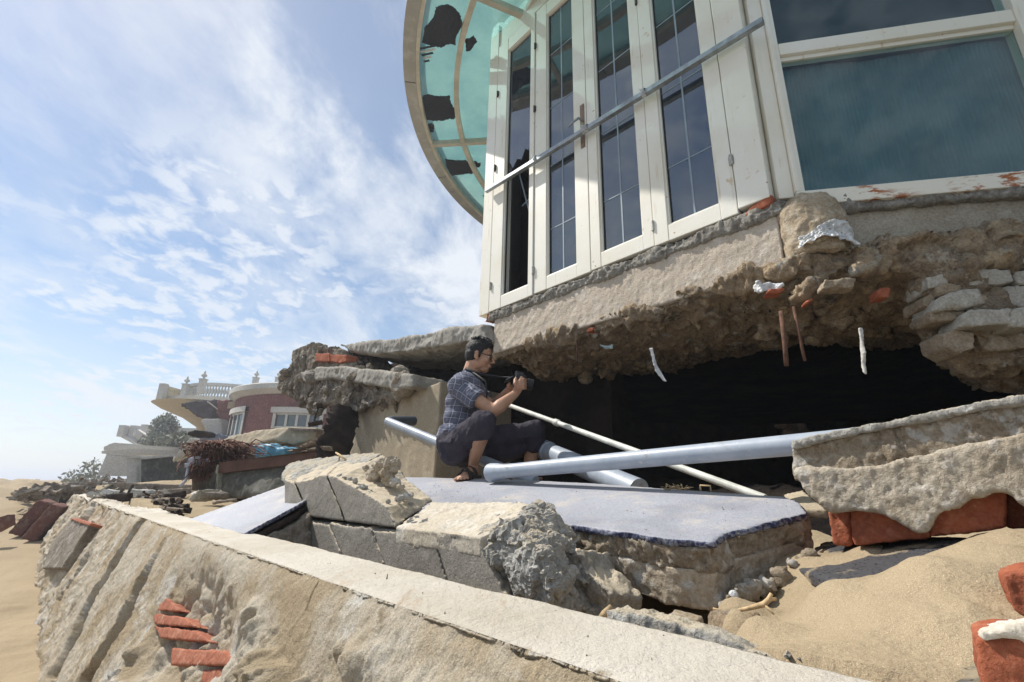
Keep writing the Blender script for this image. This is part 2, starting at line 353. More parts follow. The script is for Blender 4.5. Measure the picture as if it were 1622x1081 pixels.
g = G('black_pebble_tile'); base = g.mix(g.rng(g.vor(75, rnd=.9), .22, .34), (.03, .03, .034), (.055, .055, .06)); base = g.mix(g.rng(g.noise(11, 4), .55, .66), base, (.27, .22, .15))
g.bump(g.rng(g.vor(75, rnd=.9), .1, .4), .003); M['tile'] = g.fin(base, .55)
# painted window frames, slightly stained and rusty in places
g = G('cream_painted_metal'); col = g.mix(g.rng(g.noise(2.2, 5), .35, .7), (.80, .78, .70), (.74, .70, .585)); col = g.mix(g.rng(g.noise(9, 7, .7), .64, .74), col, (.58, .47, .30))
col = g.mix(g.rng(g.noise(30, 4, .6), .68, .75), col, (.36, .17, .07)); stk = g.math('MULTIPLY', g.rng(g.noise(38, 5, .6, g.map(g.pos, scale=(1, 1, .05))), .55, .72), g.rng(g.noise(3.5, 4, .6, g.map(g.pos, loc=(2, 5, 1))), .48, .62)); col = g.mix(g.math('MULTIPLY', stk, .65), col, (.50, .37, .20)); g.bump(g.noise(60, 3), .0008)
M['paint'] = g.fin(col, .42, spec=.4)
g = G('rusty_painted_sill'); sx = g.n('ShaderNodeSeparateXYZ'); g.l(g.pos, sx.inputs[0])
f = g.math('MULTIPLY', g.rng(g.noise(24, 6, .72, g.map(g.pos, scale=(.35, .35, 1.4))), .50, .58), g.rng(g.noise(2.6, 3, .5), .46, .60))
col = g.mix(f, (.78, .745, .64), g.mix(g.noise(60, 4), (.50, .16, .04), (.22, .07, .03))); g.bump(g.noise(70, 4), .002); M['rust_sill'] = g.fin(col, .6)
def simple(name, col, rough=.5, metal=0, spec=.4, bump=0, bs=60, var=.0, vs=6, **k):
    g = G(name); c = col
    if var: c = g.mix(g.rng(g.noise(vs, 5, .65), .3, .72), tuple(x*(1-var) for x in col), tuple(min(1, x*(1+var*.7)) for x in col))
    if bump: g.bump(g.noise(bs, 5, .6), bump)
    return g.fin(c, rough, metal, spec, **k)
g = G('galvanised_grey_pipe'); c_ = g.mix(g.rng(g.noise(7, 7, .7), .35, .7), (.30, .345, .41), (.39, .43, .485)); c_ = g.mix(g.rng(g.noise(34, 5, .7, g.map(g.pos, scale=(.4, .4, 1))), .60, .72), c_, (.50, .50, .48)); c_ = g.mix(g.rng(g.noise(13, 8, .74), .56, .70, 0, .8), c_, (.24, .215, .185)); c_ = g.mix(g.rng(g.noise(60, 4, .7, g.map(g.pos, rot=(0, 0, .9), scale=(.08, 1, 1))), .62, .72), c_, (.52, .54, .56))
M['pipe'] = g.fin(c_, .42, spec=.45)
M['pole'] = simple('white_plastic_pole', (.60, .60, .54), .5, var=.25, vs=12)
M['galv'] = simple('galvanised_bar', (.33, .36, .38), .45, .6, var=.3, vs=20)
M['steel_rust'] = simple('rusty_steel', (.13, .065, .04), .9, var=.4, vs=40, bump=.003)
M['dark_metal'] = simple('dark_hinge_metal', (.07, .055, .045), .6, .3, var=.4, vs=50)
M['hinge'] = simple('grey_hinge', (.45, .44, .40), .55, .3, var=.4, vs=60)
M['bronze'] = simple('brown_handle_plate', (.26, .17, .115), .5, .4, var=.3, vs=40)
M['rubber'] = simple('black_seal', (.012, .013, .014), .6)
M['ring'] = stone_like('canopy_ring_concrete', (.50, .49, .455), (.41, .40, .37), (.57, .56, .53), 2.2, 140, .002, stain=(.27, .25, .21), stainr=(.60, .72))
M['ring_in'] = simple('canopy_ring_paint', (.58, .54, .45), .6, var=.2, vs=4, bump=.002)
M['wood'] = stone_like('weathered_wood', (.25, .19, .135), (.15, .11, .08), (.32, .27, .21), 5, 40, .004)
g = G('dark_timber'); g.bump(g.noise(20, 6, .65), .008); M['wood_dark'] = g.fin(g.mix(g.rng(g.noise(6, 6, .65), .35, .7), (.022, .017, .015), (.055, .040, .032)), .9, spec=.1)
g = G('brown_painted_beam'); g.bump(g.noise(20, 6, .65), .004); M['beam'] = g.fin(g.mix(g.rng(g.noise(3, 6, .65), .35, .7), (.075, .038, .028), (.12, .07, .052)), .8, spec=.1)
M['root'] = simple('red_brown_roots', (.16, .07, .045), .9, var=.5, vs=12)
M['twig'] = simple('dry_twig', (.50, .36, .20), .85, var=.35, vs=50, bump=.002)
M['straw'] = simple('dry_straw', (.42, .32, .18), .9, var=.4, vs=30)
M['tarp'] = simple('blue_tarpaulin', (.05, .22, .34), .5, var=.3, vs=5)
M['bag'] = simple('white_plastic_bag', (.62, .63, .63), .35, var=.25, vs=30, bump=.01, bs=45)
M['pvc'] = simple('pale_plastic_pipe', (.52, .53, .62), .45, var=.2)
M['leaf'] = simple('dusty_foliage', (.16, .17, .13), .9, var=.5, vs=2.5)
M['leaf_pale'] = simple('pale_dusty_foliage', (.27, .285, .235), .9, var=.4, vs=2.5)
g = G('sea_water'); g.bump(g.noise(.9, 6, .6, g.map(g.pos, rot=(0, 0, TH), scale=(1, .35, 1))), .35); M['sea'] = g.fin((.10, .14, .16), .22, spec=.5)
# glass
def glass(name, body, tint, ior=1.9, tr=.5, ro=.02, dirt=.08):
    g = G(name); g.t.nodes.remove(g.b)
    gl = g.n('ShaderNodeBsdfGlossy'); gl.inputs['Roughness'].default_value = ro; gl.inputs['Color'].default_value = (.86, .93, 1, 1)
    tp = g.n('ShaderNodeBsdfTransparent'); tp.inputs[0].default_value = (*tint, 1)
    df = g.n('ShaderNodeBsdfDiffuse'); df.inputs[0].default_value = (*body, 1)
    fr0 = g.n('ShaderNodeFresnel'); fr0.inputs[0].default_value = ior; nb = g.math('SUBTRACT', 1, g.g.outputs['Backfacing'])
    m1 = g.n('ShaderNodeMixShader'); g.l(g.math('MULTIPLY', nb, 1-tr), m1.inputs[0]); g.l(tp.outputs[0], m1.inputs[1]); g.l(df.outputs[0], m1.inputs[2])
    m2 = g.n('ShaderNodeMixShader'); g.l(g.math('MULTIPLY', fr0.outputs[0], nb), m2.inputs[0]); g.l(m1.outputs[0], m2.inputs[1]); g.l(gl.outputs[0], m2.inputs[2])
    d2 = g.n('ShaderNodeBsdfDiffuse'); d2.inputs[0].default_value = (.5, .48, .42, 1)
    m3 = g.n('ShaderNodeMixShader'); g.l(g.math('MULTIPLY', g.math('MULTIPLY', g.rng(g.noise(7, 7, .72), .45, .8), dirt), nb), m3.inputs[0]); g.l(m2.outputs[0], m3.inputs[1]); g.l(d2.outputs[0], m3.inputs[2])
    g.l(m3.outputs[0], g.o.inputs[0]); return g.m
M['glass'] = glass('tinted_door_glass', (.03, .045, .065), (.35, .42, .46), 2.3, .6, dirt=.10)
M['window_glass'] = glass('clear_window_glass', (.04, .08, .09), (.82, .92, .93), 1.5, .92)
M['glass_far'] = glass('far_window_glass', (.10, .13, .14), (.5, .6, .6), 1.6, .2)
g = G('green_canopy_glass'); g.t.nodes.remove(g.b)
tl = g.n('ShaderNodeBsdfTranslucent'); df = g.n('ShaderNodeBsdfDiffuse'); tp = g.n('ShaderNodeBsdfTransparent'); gl = g.n('ShaderNodeBsdfGlossy'); gl.inputs['Roughness'].default_value = .06
dirtc = g.mix(g.rng(g.noise(1.6, 6, .65), .3, .75), (.24, .38, .375), (.40, .54, .50)); dirtc = g.mix(g.rng(g.noise(8, 6, .7), .55, .8), dirtc, (.42, .58, .52))
g.l(dirtc, tl.inputs[0]); g.l(dirtc, df.inputs[0]); tp.inputs[0].default_value = (.62, .82, .80, 1)
a = g.n('ShaderNodeMixShader'); a.inputs[0].default_value = .25; g.l(tl.outputs[0], a.inputs[1]); g.l(df.outputs[0], a.inputs[2])
b = g.n('ShaderNodeMixShader'); b.inputs[0].default_value = .42; g.l(a.outputs[0], b.inputs[1]); g.l(tp.outputs[0], b.inputs[2])
c = g.n('ShaderNodeMixShader'); c.inputs[0].default_value = .08; g.l(b.outputs[0], c.inputs[1]); g.l(gl.outputs[0], c.inputs[2]); g.l(c.outputs[0], g.o.inputs[0])
M['canopy_glass'] = g.m
M['canopy_dark'] = simple('dark_canopy_patch', (.018, .023, .036), .6, bump=.01, bs=20)
M['curtain'] = simple('teal_curtain', (.14, .20, .21), .85, var=.22, vs=2)
M['blind'] = simple('dark_blind', (.03, .045, .055), .8)
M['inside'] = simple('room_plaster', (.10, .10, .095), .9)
M['inside_l'] = simple('pale_room_panel', (.30, .29, .30), .8)
M['grille'] = simple('white_grille', (.24, .30, .35), .5)
# ================================================================ ground, sea, parapet
def loft(mb, A, B):
    A, B = [np.array(a, float) for a in A], [np.array(b, float) for b in B]; n = len(A)
    nr = sum((np.cross(A[i]-A[0], A[(i+1) % n]-A[0]) for i in range(1, n-1)), np.zeros(3))
    if nr@(sum(B)/n-sum(A)/n) > 0: A, B = A[::-1], B[::-1]
    return mb.add(A+B, [tuple(range(n)), tuple(range(2*n-1, n-1, -1))]+[(i, n+i, n+(i+1) % n, (i+1) % n) for i in range(n)])
def grid(name, X, mat, parent=None):                         # X: (n, m, 3)
    n, m = X.shape[:2]; i = np.arange(n*m).reshape(n, m)
    Fs = np.stack([i[:-1, :-1], i[1:, :-1], i[1:, 1:], i[:-1, 1:]], -1).reshape(-1, 4)
    return mesh(name, X.reshape(-1, 3), Fs, mat, parent)
sea = kind(grid('sea', np.array([[W(a, b, -1.75) for b in (-300, 4000)] for a in (-4000, 300)]), M['sea']), 'structure', 'hazy grey sea reaching the horizon at the left')
# beach on the seaward side
pp = np.concatenate([np.linspace(-60, -8, 20), np.linspace(-7.5, -1.6, 40), np.arange(-1.5, .62, .022)])
qq = np.concatenate([np.arange(-1.5, 6, .03), np.geomspace(6.05, 400, 190)])
Pg, Qg = np.meshgrid(pp, qq, indexing='ij')
base = np.interp(Pg, [-60, -14, -6, -1.5, .6], [-3.6, -2.3, -1.45, -1.0, -.97])
X = N1*Pg[..., None]+D1*Qg[..., None]; f3 = X.reshape(-1, 3)
h = base.ravel()+.035*fbm(f3, 1.3, 4)+.018*fbm(f3, 6, 4, 2)*(np.abs(Qg.ravel()) < 8)
far = np.clip((Qg.ravel()-7)/6, 0, 1)*np.clip((Pg.ravel()+9)/7, 0, 1)
h += far*(.22+.34*np.maximum(0, fbm(f3, .55, 4, 4)+.45)*np.clip((Qg.ravel())/14, .5, 2.6))
X = X.copy(); X[..., 2] = h.reshape(Pg.shape)
kind(grid('beach', X, M['sand']), 'structure', 'trampled wet sand of the open beach left of the fallen wall')
# sand inland of the wall: a surface through levels read at known spots
CT = []
def ctl(x, y, d): CT.append(at(x, y, d))
ctl(1160, 962, 1.47); ctl(1300, 880, 1.75); ctl(1622, 845, 1.6); ctl(1400, 862, 1.75); ctl(1400, 1068, .86); ctl(1250, 1052, .82); ctl(1550, 1012, 1.02); ctl(1600, 897, 1.32); ctl(1500, 930, 1.2); ctl(1350, 960, 1.2)
for a_ in [(1000, 955, 1.5, -.6), (1080, 975, 1.42, -.6), (1050, 1000, 1.15, -.55), (960, 955, 1.42, -.6), (940, 930, 1.5, -.6), (1110, 1000, 1.18, -.5)]: v_ = at(*a_[:3]); v_[2] = a_[3]; CT.append(v_)
ctl(1165, 985, 1.22); ctl(1210, 1005, 1.08)
for p_, q_, z_ in [(.8, .0, -.25), (.8, .8, -.42), (1.0, 1.1, -.50), (1.2, 1.6, -.5), (1.5, 1.3, -.42), (1.8, 1.8, -.30), (2.4, 2.5, -.12), (2.6, 1.0, -.12), (2.6, 0, -.05), (2.9, -1, .0), (3.6, 2, -.12), (3.6, 5, .0), (2, 4, -.12), (1.2, 3, -.35), (1.2, 5, -.2), (2.2, 6.5, -.08), (1.2, 8, -.22), (3, 10, .1), (.9, 1.7, -.55), (1.0, 2.3, -.55), (1.0, -.6, -.15), (1.8, -1.2, .02)]: CT.append(W(p_, q_, z_))
CT = np.array(CT); cpq = np.stack([CT@N1, CT@D1], 1)
def hgt(p_, q_):
    d = np.sqrt((p_[:, None]-cpq[:, 0])**2+(q_[:, None]-cpq[:, 1])**2)+.02; w_ = d**-3.2
    return (w_*CT[:, 2]).sum(1)/w_.sum(1)
def inland(name, pp, qq, lbl, extra=0):
    Pg, Qg = np.meshgrid(pp, qq, indexing='ij'); X = N1*Pg[..., None]+D1*Qg[..., None]; f3 = X.reshape(-1, 3)
    z = hgt(Pg.ravel(), Qg.ravel()); mc = at(1410, 945, 1.22); z = z+.058*np.exp(-((Pg.ravel()-mc@N1)**2+(Qg.ravel()-mc@D1)**2)/.30**2)
    if extra:
        z = np.interp(Pg.ravel(), [0, 8, 20, 60, 400], [-.22, -.1, .9, 2.5, 6])+.25*fbm(f3, .25, 4)-.1*(Qg.ravel() < 14)
    else:
        z += .022*fbm(f3, 3.1, 4, 3)+.010*fbm(f3, 9, 4, 5)+.004*fbm(f3, 30, 3, 6)
        z -= .012*np.exp(-(fbm(f3, 1.7, 3, 9)/.022)**2)*(Qg.ravel() < 1.5)
        z = np.where(Pg.ravel() < .80, -.62, z)
    X = X.copy(); X[..., 2] = z.reshape(Pg.shape)
    return kind(grid(name, X, M['sand']), 'structure', lbl)
inland('sand_ground', np.concatenate([[.56, .79], np.arange(.81, 2.4, .013), np.arange(2.44, 6, .06)]), np.concatenate([np.arange(-1.9, 2.6, .014), np.arange(2.64, 11, .05)]), 'damp sand drifted between the broken slabs and under the building')
inland('far_ground', np.concatenate([np.arange(.6, 9, .4), np.geomspace(9.2, 300, 40)]), np.geomspace(10.95, 600, 90), 'sandy ground among the far ruins', 1)
# black pebble tile floor peeping through the sand
t0 = at(1480, 1066, .88); t1 = at(1600, 900, 1.36); t2 = at(1290, 878, 1.80)
tn = np.cross(t1-t0, t2-t0); tn /= np.linalg.norm(tn)
mb = MB(); lp = [on(x, y, t0, tn) for x, y in [(1252, 896), (1305, 858), (1420, 846), (1700, 860), (1900, 960), (1700, 1130), (1480, 1120), (1350, 1068), (1345, 930)]]
mb.prism(lp, (0, 0, -.035))
kind(rough('tile_floor', mb, M['tile'], .009, layers=((.007, 5, 3, 0), (.004, 25, 2, 0))), 'structure', 'black pebble tile floor half covered by drifted sand')
# ---- foreground parapet, toppled: one solid with a leaning seaward face
A_, B_ = np.array([.52, -.2]), np.array([.235, -1.05]); sideL = np.linalg.norm(B_-A_); sd = (B_-A_)/sideL; sn2 = np.array([sd[1], -sd[0]])     # outward (-p, +z)
S0 = W(A_[0], 0, A_[1]); SNn = N1*sn2[0]+UP*sn2[1]
def side(x, y): v = on(x, y, S0, SNn); return float(v@D1), float((v-S0)@(N1*sd[0]+UP*sd[1]))
q = [-.35]
while q[-1] < 10.5: q.append(q[-1]+.0036*max(.75, q[-1]))
q = np.array(q); t = np.concatenate([np.arange(sideL, 0, -.006), [0.0]]); tt = np.concatenate([np.arange(.005, .222, .0055), [.225]]); uu = np.arange(.012, .5, .012)
pr = [(A_+sd*a, sn2, a, 0) for a in t]+[(np.array([.52+a, -.2]), np.array([0, 1.]), -a, 1) for a in tt]+[(np.array([.745, -.2-a]), np.array([1., 0]), -.3, 2) for a in uu]
prf = np.array([a[0] for a in pr]); prn = np.array([a[1] for a in pr]); prt = np.array([a[2] for a in pr]); prk = np.array([a[3] for a in pr])
Q, K = np.meshgrid(q, np.arange(len(pr)), indexing='ij'); Qf, Kf = Q.ravel(), K.ravel()
P3 = N1*prf[Kf, 0][:, None]+D1*Qf[:, None]+UP*prf[Kf, 1][:, None]; NN = N1*prn[Kf, 0][:, None]+UP*prn[Kf, 1][:, None]
s_, tp_, fr_ = prk[Kf] == 0, prk[Kf] == 1, prk[Kf] == 2; T = prt[Kf]; D = np.zeros(len(Qf))
warp = .03*fbm(P3, 4, 3, 11)
low = np.clip(T/.35, 0, 1)
D += s_*(.022*fbm(P3, 3.2, 4, 1)*low+.010*fbm(P3*np.array([1, 1, .6]), 14, 4, 2)*(.25+low)+.003*fbm(P3, 60, 3, 3))
lump = np.clip(fbm(P3, 5.0, 5, 8)*3.0+1.0-1.3*np.abs(Qf-1.0)+2.4*(T-.20), 0, 1)*(Qf < 2.3)*np.clip((T-.05)/.1, 0, 1)*np.clip(1-np.exp(-(((Qf-1.5)/.25)**2+((T-.2)/.12)**2)), 0, 1)
D += s_*lump*(.045+.060*np.maximum(-.2, fbm(P3, 9, 4, 12, True))+.040*fbm(P3, 30, 5, 13, False))
cv1, ce1 = cell(P3+.02*np.stack([fbm(P3, 20, 2, 50), fbm(P3, 20, 2, 51), fbm(P3, 20, 2, 52)], 1), 13, 3); cv2, ce2 = cell(P3, 38, 4)
D += s_*(lump*(.045*cv1+.014*cv2)+.003*cv2*low)*np.clip((T-.08)/.1, 0, 1)
D += s_*.0035*fbm(P3, 90, 3, 61, True)*(.3+low)
D += tp_*(.0035*fbm(P3, 6, 4, 4)+.0012*fbm(P3, 50, 3, 5))+fr_*.012*fbm(P3, 9, 4, 6)
# worn, chipped near edge
edge = np.exp(-(np.maximum(T, -T*1.0)/.022)**2)*(T > -.15)
D -= edge*(.007+.010*np.maximum(0, fbm(P3, 9, 4, 7))+.008*np.maximum(0, fbm(P3, 35, 3, 17)))
def seg(pts, wd, dep, lift=0):
    global D
    pts = [side(*a) for a in pts]; best = np.full(len(Qf), 9.); sgn = np.zeros(len(Qf))
    for (a, b), (c_, d_) in zip(pts[:-1], pts[1:]):
        vx, vy = c_-a, d_-b; L2 = vx*vx+vy*vy+1e-9; k = np.clip(((Qf+warp-a)*vx+(T-b)*vy)/L2, 0, 1)
        ex, ey = Qf+warp-(a+k*vx), T-(b+k*vy); e = np.hypot(ex, ey); m = e < best; best = np.where(m, e, best); sgn = np.where(m, np.sign(ex*vy-ey*vx), sgn)
    w2 = wd*(.6+.5*(fbm(P3, 6, 2, 21)+.6))
    D -= s_*dep*np.exp(-(best/w2)**4)
    if lift: D += s_*lift*np.exp(-(best/.16)**2)*(sgn > 0)
seg([(229, 822), (205, 862), (178, 905), (150, 950), (120, 1010), (92, 1066)], .024, .11, .03)
seg([(229, 924), (212, 960), (190, 1005), (165, 1052), (140, 1085)], .016, .07, .03)
seg([(186, 822), (170, 855)], .03, .015)
seg([(330, 865), (300, 925), (285, 960)], .004, .008); seg([(500, 925), (488, 965)], .004, .01); seg([(405, 980), (380, 1030)], .02, .035)
seg([(112, 795), (88, 835), (62, 890)], .03, .06, .03); seg([(150, 800), (122, 850)], .03, .05, .03)
seg([(140, 880), (100, 950), (80, 1000)], .012, .05, .02)
# hollow where the plaster has come off the brick courses
bx = [side(*a) for a in [(215, 940), (275, 950), (345, 1010), (378, 1050), (350, 1085), (270, 1085), (238, 990)]]
cq, ct_ = np.mean([a[0] for a in bx]), np.mean([a[1] for a in bx])
ins = np.exp(-(((Qf-cq)/.42)**2+((T-ct_)/.17)**2)**2); D = D*(1-.6*ins*s_)-s_*ins*(.045+.03*fbm(P3, 16, 4, 41, True))
# beyond 2.6 m the crest crumbles away
cr = np.clip((Qf-3.4)/2.5, 0, 1); D += cr*(.06*fbm(P3, 2.2, 4, 31)+.035*fbm(P3, 7, 4, 32, True))-cr*.02
P3 = P3+NN*D[:, None]; P3 = P3-D1*0+UP*((-.0)*Qf)[:, None]
par = thing('toppled_parapet', 'long toppled parapet wall with pale flat cap running across the foreground', 'wall', W(.5, 1.5, -.9))
X = P3.reshape(Q.shape+(3,)); grid('wall_body', X, M['parapet'], par)
z5 = lambda a, b: (a*.3822, 760+b*.3822)
for k, qd in enumerate([[(550, 486), (698, 492), (748, 546), (632, 541)], [(625, 549), (768, 572), (815, 612), (642, 600)], [(636, 606), (805, 625), (886, 676), (660, 655)], [(712, 700), (930, 708), (992, 770), (708, 768)], [(822, 788), (955, 786), (1010, 850), (850, 880)]]):
    c4 = [np.array(on(*z5(*a), S0+SNn*(-.014 if k != 3 else -.004), SNn)) for a in qd]
    mb = MB(); loft(mb, c4, [c-SNn*.07 for c in c4]); c_ = sum(c4)/4
    b = rough('brick', mb, M['brick_dusty'], .004, par, layers=((.004, 18, 3, 0), (.0015, 80, 2, 0)), seed=k)
for x, y, l, m_, nm in [(612, 914, .014, 'bronze', 'nail'), ]:
    a = onZ(x, y+3, -.2); mb = MB(); mb.cap(a-UP*.01, a+np.array([.002, 0, .0095]), .0028, .0007, 8); mb.build(nm, M['steel_rust'], par, True)
for k, (x, y, s1) in enumerate([(590, 908, .010), (700, 960, .006), (760, 985, .009), (1000, 1046, .012), (1030, 1060, .008), (520, 890, .006), (640, 925, .005)]):
    pass
# leaning dark brick slabs near the far end
fb = thing('fallen_brick_slabs', 'two dark red brick slabs leaning on the sand at the far left of the parapet', 'bricks', W(.3, 3.4, -.9))
zz6 = lambda a, b: (a*.20345, 660+b*.20345)
for k, (tl, tr, br, bl) in enumerate([((290, 650), (395, 680), (160, 945), (40, 915)), ((400, 680), (490, 712), (270, 985), (155, 950))]):
    f = [at(*zz6(*a), 10.2-.5*k) for a in (tl, tr, br, bl)]
    mb = MB(); loft(mb, f, [c+D1*.3+N1*.12 for c in f]); rough('brick_slab', mb, M['brick_dark'], .025, fb, layers=((.03, 3, 4, 0), (.012, 10, 3, 0)), seed=k+3)
fb2 = thing('leaning_brick_chunk', 'mortared brick chunk with a red top edge lodged against the parapet side', 'bricks', W(.3, 2.6, -.9))
f = [on(*zz6(*a), S0+SNn*.06, SNn) for a in ((545, 800), (705, 835), (560, 1050), (470, 1180), (330, 1180), (400, 980))]
mb = MB(); loft(mb, f, [c-SNn*.13 for c in f]); rough('mortar_chunk', mb, M['rubble'], .009, fb2, layers=((.012, 7, 4, 0), (.006, 25, 3, 0)), seed=9)
f = [on(*zz6(*a), S0+SNn*.075, SNn) for a in ((540, 795), (590, 790), (712, 828), (690, 850), (600, 822))]
mb = MB(); loft(mb, f, [c-SNn*.12 for c in f]); rough('brick', mb, M['brick_dusty'], .006, fb2, layers=((.004, 15, 3, 0),))
f = [at(*a, 9.5) for a in ((-8, 822), (14, 815), (16, 832), (-10, 845))]
mb = MB(); loft(mb, f, [c+D1*.12+N1*.06 for c in f]); tag(rough('loose_brick', mb, M['brick_dark'], .012, layers=((.006, 10, 3, 0),)), 'loose red brick lying on the beach at the left edge of the photo', 'brick')
# ================================================================ the round house on the right
Lc = np.array([-.16, 4.01, 0]); ud = np.array([.66493, -.74691, 0]); nd = np.array([-.74691, -.66493, 0])
Rc = Lc+ud*2.37; u2 = np.array([math.sin(math.radians(102)), math.cos(math.radians(102)), 0]); n2 = np.array([u2[1], -u2[0], 0])
CE = np.array([3.4, 5.2, 0])
def dp(a, z, o=0): return Lc+ud*a+nd*o+UP*z                    # on the door side: along, height, outward
def wp(a, z, o=0): return Rc+u2*a+n2*o+UP*z
house = thing('round_house', 'cream framed round glass house perched on its undermined foundation', 'building', (3.4, 5.2, 1.2))
# plan corners of the many-sided bay
Wc = Rc+u2*2.37
ang0 = math.atan2(*(Lc-CE)[[1, 0]]); 
plan = [Lc, Rc, Wc]
def rot(v, a): return np.array([v[0]*math.cos(a)-v[1]*math.sin(a), v[0]*math.sin(a)+v[1]*math.cos(a), 0])
rad = np.linalg.norm(Lc-CE); k0 = math.atan2(Wc[1]-CE[1], Wc[0]-CE[0]); k1 = math.atan2(Lc[1]-CE[1], Lc[0]-CE[0])
kk = np.linspace(k0, k1+2*math.pi if k1 < k0 else k1, 8)[1:-1]
kk = [a for a in kk]
plan += [CE+3.7*np.array([math.cos(a), math.sin(a), 0]) for a in kk]
def inset(l, s): return [CE+(p-CE)*s for p in l]
# floor slab, back walls, roof
mb = MB(); mb.prism([p+UP*1.20 for p in inset(plan, .965)], (0, 0, .24)); mb.build('floor_slab', M['soil_shade'], house)  # slab coloured near black for the shade beneath it
mb = MB(); mb.prism([p+UP*4.95 for p in inset(plan, 1.02)], (0, 0, .22)); mb.build('roof_slab', M['inside_l'], house)
for i in range(2, len(plan)):
    a, b = plan[i], plan[(i+1) % len(plan)]; m_ = (a+b)/2-CE; m_ /= np.linalg.norm(m_)
    mb = MB(); mb.prism([a+UP*1.44, b+UP*1.44, b-m_*.12+UP*1.44, a-m_*.12+UP*1.44], (0, 0, 3.5)); mb.build('back_wall', M['paint'] if i in (2, len(plan)-1) else M['inside'], house)
# ---- the stucco band under the doors and the cast band under the window
def band(name, mat, f, a0, a1, z0, z1, o, seed, amp, layers=None, vox=.010, rag=0):
    mb = MB(); mb.prism([f(a0, z0, o), f(a1, z0, o), f(a1, z1, o), f(a0, z1, o)], (f(0, 0, -.14)-f(0, 0, 0)))
    return rough(name, mb, mat, vox, house, layers=layers or ((amp, 3, 3, 0), (amp*.5, 20, 3, 0)), seed=seed)
band('stucco_band', M['stucco'], dp, .04, 2.365, 1.12, 1.44, .03, 1, .006, ((.010, 2.2, 3, 0), (.0045, 22, 3, 0), (.002, 60, 3, 0)), .008)
band('mortar_ledge', M['mortar'], dp, -.02, 2.40, 1.425, 1.495, .042, 2, .02, ((.022, 7, 4, 0), (.018, 26, 4, 1)), .008)
band('concrete_band', M['wallconc'], wp, .02, 2.6, 1.05, 1.43, .0, 3, .003, ((.006, 2, 3, 0), (.002, 25, 3, 0)), .010)
band('mortar_ledge', M['mortar'], wp, -.02, 2.6, 1.415, 1.50, .035, 4, .012, ((.020, 8, 4, 0), (.012, 24, 4, 1)), .009)
# corner post stub with its plaster collar
mb = MB(); c0 = Rc+UP*0; sc = wp(.14, 0, -.01)
mb.tube([sc+UP*1.16, sc+UP*1.3, sc+UP*1.42, sc+UP*1.5], [.150, .158, .150, .120], 20)
rough('post_stub', mb, stone_like('tan_crumbled_plaster', (.42, .33, .22), (.33, .25, .155), (.50, .43, .33), 7, 80, .008, pits=.003), .008, house, layers=((.020, 8, 4, 0), (.010, 25, 4, 0)), seed=5)
mb = MB(); mb.prism([dp(2.2, 1.472, .05), dp(2.36, 1.49, .05), dp(2.36, 1.55, .05), dp(2.25, 1.53, .05)], -nd*.07); rough('brick', mb, M['brick'], .006, house, layers=((.008, 14, 3, 0),), seed=3)
mb = MB(); mb.prism([dp(-.09, 1.44, .03), dp(.03, 1.43, .03), dp(.03, 1.52, .03), dp(-.06, 1.52, .03)], -nd*.09); rough('brick', mb, M['brick'], .008, house, layers=((.012, 14, 3, 0),), seed=6)
# ---- window frames: door side
def fbar(mb, f, a0, a1, z0, z1, o0=0., o1=.05):
    c = f((a0+a1)/2, (z0+z1)/2, (o0+o1)/2); X = f(1, 0)-f(0, 0); Y = f(0, 0, 1)-f(0, 0, 0)
    return mb.box(c, X*(a1-a0)/2, Y*(o1-o0)/2, UP*(z1-z0)/2)
PT = M['paint']
mb = MB(); fbar(mb, dp, -.16+.0, -.022, 1.50, 4.86, -.03, .055); mb.build('door_post', PT, house, bevel=.004)
mb = MB(); fbar(mb, dp, 2.186, 2.352, 1.535, 4.86, -.03, .055); mb.build('door_post', PT, house, bevel=.005)
mb = MB(); fbar(mb, dp, -.16, 2.352, 4.56, 4.95, -.06, .04); mb.build('door_head', PT, house, bevel=.004)
leaves = [(-.017, .533, 1.505, .010), (.539, 1.124, 1.515, .0), (1.130, 1.645, 1.520, .0), (1.651, 2.181, 1.512, .006)]
hinge_sp = {0: [(.0, 3.9), (.0, 3.0), (.0, 1.75)], 1: [(.536, 4.1), (.536, 3.35), (.536, 1.72)], 2: [(1.648, 3.62), (1.648, 1.66)], 3: [(2.183, 1.86), (2.183, 3.9)]}
